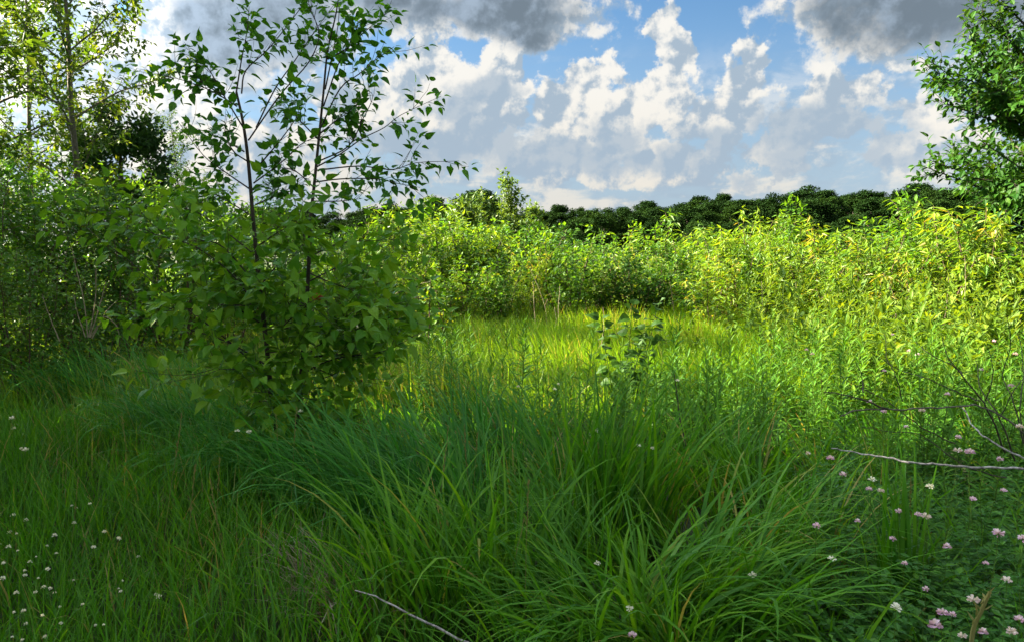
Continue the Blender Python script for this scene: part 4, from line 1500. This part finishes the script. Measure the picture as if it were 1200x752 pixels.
def pink_label(px, py, s):
    where = ('behind the bare dark twigs' if py < 460 else 'beside the upper dead branch' if py < 505 and px < 1130 else 'just above the white dead branch' if py < 545 and px > 1060 else 'left of the white dead branch' if py < 560 else
             'under the white dead branch' if py < 600 else 'in the dark leaves at the right edge' if px > 1140 and py < 690 else 'between arching grass and dark vetch leaves' if py < 690 else 'beside the dry tan seed spike')
    return ('large' if s >= 0.88 else 'mid-sized' if s > 0.68 else 'small') + ' pink vetch flower ' + where


def clover_label(px, py, s):
    where = 'at the left edge' if px < 22 else 'near the left edge' if px < 50 else 'in the middle of the clover patch' if px < 95 else 'on the right side of the clover patch' if px < 145 else 'strayed right of the clover patch'
    row = ', far row' if py < 625 else ', middle rows' if py < 690 else ', nearest rows'
    return ('large' if s > 0.8 else 'small') + ' white clover head ' + where + row


def place_all(srcs, items, labf, r):
    used = set()
    for i, it in enumerate(items):
        px, py, d, s = it[:4]
        lab = it[4] if len(it) > 4 else labf(px, py, s) if callable(labf) else None
        j = i % len(srcs)
        p = at(px, py, d)
        if j not in used:
            used.add(j)
            o = srcs[j]
            o.location = tuple(p)
            o.scale = (s,) * 3
            if lab:
                o['label'] = lab
        else:
            copy_thing(srcs[j], tuple(p), r.random() * 6.28, s, lab or labf)


r = np.random.default_rng(200)
LP = 'pink crown vetch flower head on a thin stalk among the right-hand grass'
GP = 'pink vetch flowers on the right'
pink = [umbel('vetch_flower', LP, 'flower', np.random.default_rng(201 + i), 26, 0.030, M['pink'] if i < 3 else M['pink_pale'], GP, 0.6, 0.4) for i in range(4)]
pink_spots = [(973, 537, 2.9, 1.0, 'pink vetch flower below the thin dead twig, left of its pair'), (988, 556, 2.85, 0.95, 'deeper pink vetch flower just below the one under the dead twig'), (957, 616, 2.5, 0.95, 'pink vetch flower alone over the arching grass'),
              (947, 531, 3.1, 0.7), (741, 744, 2.2, 0.85, 'lavender vetch flower at the bottom edge of the picture'), (1019, 471, 3.2, 0.8), (1036, 482, 3.2, 0.9, 'pink vetch flower under the upper dead branch'), (1080, 481, 3.2, 0.95), (1036, 435, 3.6, 0.7), (1150, 433, 3.6, 0.7),
              (1185, 452, 3.2, 0.9), (1122, 528, 2.7, 1.0, 'pink vetch flowers above the white dead branch, left one'), (1136, 530, 2.7, 1.15, 'largest pink vetch flower above the white dead branch'), (1172, 538, 2.7, 0.8), (1123, 512, 2.75, 0.8),
              (1032, 575, 2.6, 0.8), (1018, 573, 2.6, 0.75), (1053, 599, 2.5, 0.75), (1046, 631, 2.4, 0.75), (1085, 605, 2.4, 1.0), (1076, 603, 2.45, 0.75), (1170, 625, 2.3, 1.15, 'pink vetch flower in the dark gap near the right edge'), (1199, 631, 2.25, 1.1),
              (1141, 703, 1.95, 1.0, 'pink vetch flower above the dry curled leaf'), (1104, 718, 1.95, 0.95), (1096, 732, 1.9, 1.1, 'lavender and white vetch flower at the lower right'), (1116, 720, 1.98, 0.75), (1186, 740, 1.85, 0.9), (1195, 726, 1.85, 0.85), (1152, 740, 1.9, 0.75),
              (1065, 411, 5.0, 0.9), (952, 415, 5.0, 1.0), (945, 410, 5.0, 0.8), (1075, 415, 5.0, 0.9), (1046, 392, 5.2, 0.9), (1190, 415, 4.6, 1.0), (1165, 400, 5.0, 0.9), (1110, 462, 3.5, 0.8), (1062, 500, 3.0, 0.7), (1195, 500, 2.9, 0.9), (1140, 585, 2.5, 0.8), (1110, 640, 2.3, 0.8), (1060, 660, 2.3, 0.7), (1180, 680, 2.1, 0.9), (1155, 660, 2.2, 0.6), (1005, 610, 2.5, 0.6), (1085, 690, 2.15, 0.7), (1128, 745, 1.9, 0.7), (1176, 575, 2.5, 0.7)]
place_all(pink, [(a, b, d, s * 0.88, *rest) for (a, b, d, s, *rest) in pink_spots], pink_label, r)
LW = 'small white clover head in the short grass at the lower left'
GW = 'white clover heads in the short grass'
clover = [umbel('clover_flower', LW, 'flower', np.random.default_rng(211 + i), 24, 0.019, M['white'], GW, 0.9, 0.22) for i in range(3)]
wl = [(12, 490), (22, 492), (30, 527), (7, 632), (10, 643), (16, 640), (24, 630), (75, 617), (76, 652), (62, 622), (121, 630), (128, 640), (58, 677), (46, 676), (28, 678), (5, 681), (25, 694), (53, 673), (4, 707), (30, 710), (28, 730), (30, 745), (45, 724), (64, 732), (188, 706), (133, 691), (140, 693), (57, 700), (75, 708),
      (90, 706), (20, 668), (95, 596), (102, 601), (82, 597), (35, 660), (10, 720), (55, 746), (37, 653), (104, 640), (135, 630), (150, 690), (186, 700), (17, 600), (24, 608), (14, 612), (12, 650), (120, 735), (50, 640), (70, 690), (5, 660), (40, 700), (100, 728), (160, 650), (8, 745), (90, 680)]
clv = []
for (px, py) in wl:
    h = r.uniform(0.20, 0.34)
    d = (CAM_Z - h) / -ray(px, py)[2]
    clv.append((px + r.normal(0, 7), py + r.normal(0, 5), d, r.uniform(0.4, 0.95) * d / 2.9))
place_all(clover, clv, clover_label, r)
LM = 'small cluster of white flowers among the shaded meadow grass'
GM = 'white flower clusters in the meadow grass'
wm = [umbel('white_flower', LM, 'flower', np.random.default_rng(221 + i), 20, 0.03, M['white'], GM, 0.7, 0.45) for i in range(2)]
ml = [(278, 505, 4.1, 0.8), (292, 506, 4.1, 0.9), (352, 482, 4.4, 0.9, 'white flower at the left shoulder of the central tussock'), (420, 383, 7.4, 1.2, 'white flower cluster right of the young tree, left one'), (433, 384, 7.4, 1.2, 'white flower cluster right of the young tree, right one'), (224, 398, 6.8, 0.9), (230, 408, 6.6, 0.8), (143, 378, 7.5, 1.0), (150, 380, 7.5, 0.9),
      (608, 453, 4.7, 0.85), (650, 456, 4.9, 0.8), (655, 450, 5.0, 0.8), (794, 446, 4.9, 0.9, 'white flower on the dark stalk at the edge of the shade'), (698, 505, 3.9, 0.9), (748, 522, 3.7, 0.7), (765, 525, 3.7, 0.7), (882, 674, 2.6, 0.9, 'white flower over the arching bottom fountain'), (738, 713, 2.3, 0.75, 'white flower above the lavender one at the bottom edge'),
      (30, 527, 4.0, 1.0, 'white flower standing over the left grass'), (14, 490, 4.4, 0.9), (1022, 562, 2.7, 0.85), (1090, 570, 2.7, 0.85), (975, 655, 2.5, 0.8), (1050, 712, 2.1, 0.9, 'greenish white flower near the lower right'), (700, 660, 2.7, 0.7)]
place_all(wm, ml, LM, r)


def vetch_bed():
    """Low feathery vetch leaves of the right foreground: nobody could count the leaflets."""
    r = np.random.default_rng(230)
    g = Geo()
    n = 1700
    px = r.uniform(930, 1290, n)
    y = r.uniform(1.7, 5.2, n)
    x = (px - 600) / 873 * y
    keep = r.random(n) < np.clip((px - 930) / 90, 0.1, 1)
    x, y = x[keep], y[keep]
    for i in range(len(x)):
        z0 = float(ground_z(x[i], y[i]))
        h = r.uniform(0.2, 0.6) + 0.2 * max(0.0, (600 + 873 * x[i] / y[i] - 1050) / 150) * r.random()
        a = r.random() * 6.28
        st = shoot(r, (x[i], y[i], z0 + h * 0.5), (math.cos(a) * 0.8, math.sin(a) * 0.8, 0.9), 0.22, 5, 0.12, -0.05)
        k = 11
        t = np.repeat(np.linspace(0.2, 1, 6), 2)[:k + 1]
        P = np.stack([np.interp(t * 4, np.arange(5), st[:, c]) for c in range(3)], -1)
        T = unit(st[-1] - st[0])
        s = unit(np.cross(T, (0, 0, 1)))
        sg = np.where(np.arange(len(t)) % 2 == 0, 1.0, -1.0)[:, None]
        A = s[None] * sg + T[None] * 0.35
        leaves(g, DIAMOND, P, A, np.array([[0, 0, 1.0]]) + jitter(r, len(t), 0.2), 0.036 * r.uniform(0.7, 1.25, len(t)), np.clip(r.normal(0.5, 0.2, len(t)), 0, 1))
        tube(g, st, np.full(5, 0.0009), 3, 0.5)
    tag(g.build('vetch_leaves', M['vetch']), 'feathery dark green vetch leaves covering the right foreground', 'ground cover', None, 'stuff')


vetch_bed()

# ------------------------------------------------------------------ dead wood and dry stalks


def stick(name, label, cat, lines, mat, group=None, part='branch', sides=6):
    """lines: list of (points (px, py, depth), r0, r1); one thing, each line a part when there are several."""
    first = np.array(at(*lines[0][0][0]))
    if len(lines) == 1:
        g = Geo()
        l = smooth_line([at(*q) - first for q in lines[0][0]], 5)
        tube(g, l + np.random.default_rng(len(label)).normal(0, 0.002, l.shape), np.linspace(lines[0][1], lines[0][2], len(l)), sides)
        return tag(g.build(name, lines[0][3] if len(lines[0]) > 3 else mat, None, tuple(first), smooth=True), label, cat, group)
    root = empty(name, tuple(first))
    tag(root, label, cat, group)
    for ln in lines:
        g = Geo()
        l = smooth_line([at(*q) - first for q in ln[0]], 5)
        tube(g, l + np.random.default_rng(len(label)).normal(0, 0.002, l.shape), np.linspace(ln[1], ln[2], len(l)), sides)
        g.build(part, ln[3] if len(ln) > 3 else mat, root, smooth=True)
    return root


DP, BD = M['dead_pale'], M['bark_dark']
stick('dead_branch', 'upper dead branch, grey at its left tip, crossing the right foreground', 'dead branch',
      [([(985, 487, 3.0), (1010, 480, 3.0), (1060, 479, 3.0), (1110, 477, 3.05), (1150, 476, 3.1), (1190, 498, 3.1), (1230, 540, 3.1)], 0.0026, 0.004, M['bark_grey']), ([(1040, 479, 3.0), (1000, 465, 2.95), (965, 458, 2.95)], 0.004, 0.002, BD)], BD)
stick('dead_branch', 'thick whitish dead branch coming in level from the right edge', 'dead branch',
      [([(1064, 541, 2.7), (1100, 544, 2.7), (1150, 547, 2.7), (1200, 549, 2.65), (1280, 556, 2.6)], 0.0034, 0.005), ([(1066, 542, 2.7), (1040, 536, 2.75), (1005, 530, 2.8), (975, 525, 2.85)], 0.0045, 0.002)], DP)
stick('dead_branch', 'short pale dead branch slanting down to the right edge', 'dead branch', [([(1128, 478, 3.05), (1146, 505, 2.9), (1165, 518, 2.85), (1205, 540, 2.8), (1260, 575, 2.75)], 0.0024, 0.0045)], DP)
stick('dead_stick', 'pale fallen stick lying in the grass at the bottom edge', 'stick', [([(416, 690, 2.45), (455, 706, 2.4), (500, 730, 2.35), (560, 760, 2.3)], 0.0022, 0.0042)], DP)
stick('dark_stalk', 'dark bent dead stalk standing beside the white flower', 'stalk', [([(790, 435, 4.6), (797, 490, 4.55), (810, 545, 4.5), (832, 610, 4.4)], 0.003, 0.006)], BD)
twigs = [[(1178, 530), (1158, 480), (1132, 445), (1112, 420), (1104, 395)], [(1190, 540), (1172, 490), (1150, 455), (1143, 420)], [(1150, 470), (1128, 462), (1090, 445), (1052, 432), (1020, 412)], [(1120, 520), (1080, 500), (1040, 470), (1000, 450), (985, 440)],
         [(1200, 520), (1188, 470), (1176, 440), (1184, 400), (1180, 370)], [(1205, 545), (1196, 480), (1200, 430), (1192, 390)], [(1058, 470), (1050, 440), (1040, 420), (1036, 390)], [(1012, 460), (1010, 440), (1004, 425)], [(1155, 470), (1164, 440), (1160, 410)],
         [(1180, 560), (1130, 545), (1080, 510), (1040, 505), (1010, 500)], [(1132, 445), (1120, 430), (1090, 415), (1072, 400)], [(1172, 490), (1190, 455), (1212, 430)]]
rr = np.random.default_rng(240)
stick('bare_bush', 'bare dark-twigged bush at the right edge behind the dead branches', 'bush', [([(a, b, 3.3 + rr.uniform(-0.35, 0.35) * (i / len(tw))) for i, (a, b) in enumerate(tw)], 0.0042 if k < 2 else 0.003, 0.0012) for k, tw in enumerate(twigs)], BD, part='stem')
fan = [[(103, 395), (98, 350), (88, 310), (84, 290)], [(105, 395), (118, 355), (124, 330)], [(104, 395), (112, 350), (113, 305)], [(106, 395), (125, 365), (138, 352)], [(100, 395), (92, 370), (86, 345)], [(108, 396), (122, 372), (135, 380), (140, 392)], [(70, 400), (60, 375), (49, 345)]]
stick('dry_stalks', 'fan of dry pale stalks in front of the left shrubs', 'dry plant', [([(a, b, 7.1) for a, b in f], 0.006, 0.003) for f in fan], M['stalk'], part='stalk', sides=4)
fan = [[(438, 362), (462, 345), (485, 335), (505, 330)], [(438, 362), (470, 352), (492, 348)], [(440, 360), (452, 382), (458, 400)], [(438, 364), (430, 345), (424, 335)], [(500, 395), (486, 360), (478, 345)]]
stick('dry_stalks', 'broken dry stalks right of the young tree', 'dry plant', [([(a, b, 9.0) for a, b in f], 0.006, 0.003) for f in fan], M['stalk'], part='stalk', sides=4)
r = np.random.default_rng(250)
for i, (px, y0, y1, d) in enumerate([(629, 400, 330, 13), (641, 400, 318, 13.5), (680, 370, 300, 15), (650, 360, 395, 12.5), (730, 362, 300, 15), (655, 395, 335, 13), (790, 395, 330, 14), (896, 420, 330, 10), (1050, 380, 320, 9.5), (1105, 390, 325, 9), (705, 405, 360, 9), (1130, 360, 300, 9)]):
    stick('dry_stalk', 'thin dry stalk standing among the sunlit saplings', 'stalk', [([(px, y0, d), (px + r.normal(0, 3), (y0 + y1) / 2, d), (px + r.normal(0, 9), y1, d)], 0.0045 * d / 12, 0.003 * d / 12)], M['stalk'], 'thin dry stalks among the sunlit saplings', sides=4)


# grass stalks with seed heads, standing above the blades
def seed_stalk(r, h):
    g = Geo()
    st = shoot(r, (0, 0, 0), (r.normal(0, 0.08), r.normal(0, 0.05), 1), h, 8, 0.03, 0.0)
    tube(g, st, np.linspace(0.0016, 0.001, len(st)), 3, 0.3)
    k = 46
    t = r.uniform(0.76, 1.0, k)
    P = np.stack([np.interp(t * (len(st) - 1), np.arange(len(st)), st[:, i]) for i in range(3)], -1)
    A = unit(st[-1] - st[-2])[None] + jitter(r, k, 0.22)
    leaves(g, NARROW, P, A, jitter(r, k, 1), r.uniform(0.014, 0.024, k), r.random(k))
    root = link('seed_stalk', g.mesh('seed_stalk', [M['seed']]))
    return tag(root, 'thin grass stalk with a slim seed head over the near grass', 'grass stalk', 'grass stalks with seed heads')


seeds = [seed_stalk(np.random.default_rng(260 + i), 0.85) for i in range(4)]
sl = [(250, 590, 3.4), (270, 690, 2.9), (185, 620, 3.4), (330, 510, 4.2), (335, 560, 3.8), (565, 560, 3.4), (585, 660, 2.8), (545, 545, 3.6), (620, 720, 2.6), (150, 560, 4.2), (85, 500, 4.8), (200, 700, 2.8), (690, 560, 3.7), (1090, 560, 2.9), (500, 600, 3.2), (70, 640, 3.3), (960, 480, 5.0)]
for i, (px, py, d) in enumerate(sl):
    p = gz(at(px, py, d))
    s = (0.8, 0.95, 1.08)[i % 3] * min(1.0, 0.5 + d * 0.13)
    if i < 4:
        seeds[i].location = p
        seeds[i].scale = (s,) * 3
    else:
        o = copy_thing(seeds[i % 4], p, r.random() * 6.28, s)

# a dry curled leaf stalk at the lower right corner
g = Geo()
c = at(1150, 752, 1.75)
l = smooth_line([at(1135, 790, 1.75) - c, at(1140, 740, 1.75) - c, at(1150, 715, 1.74) - c, at(1160, 693, 1.73) - c], 5)
tube(g, l, np.linspace(0.006, 0.004, len(l)), 6)
k = 14
rq = np.random.default_rng(270)
leaves(g, NARROW, l[rq.integers(4, len(l), k)], jitter(rq, k, 0.6) + np.array([0.3, 0, 0.6]), jitter(rq, k, 1), rq.uniform(0.02, 0.035, k), rq.random(k))
tag(g.build('dry_seed_spike', M['seed'], None, tuple(c)), 'thick dry tan seed spike at the lower right corner', 'seed spike')

tot = sum(len(me.polygons) for me in bpy.data.meshes)
print('polygons in meshes', tot, 'objects', len(SC.objects))
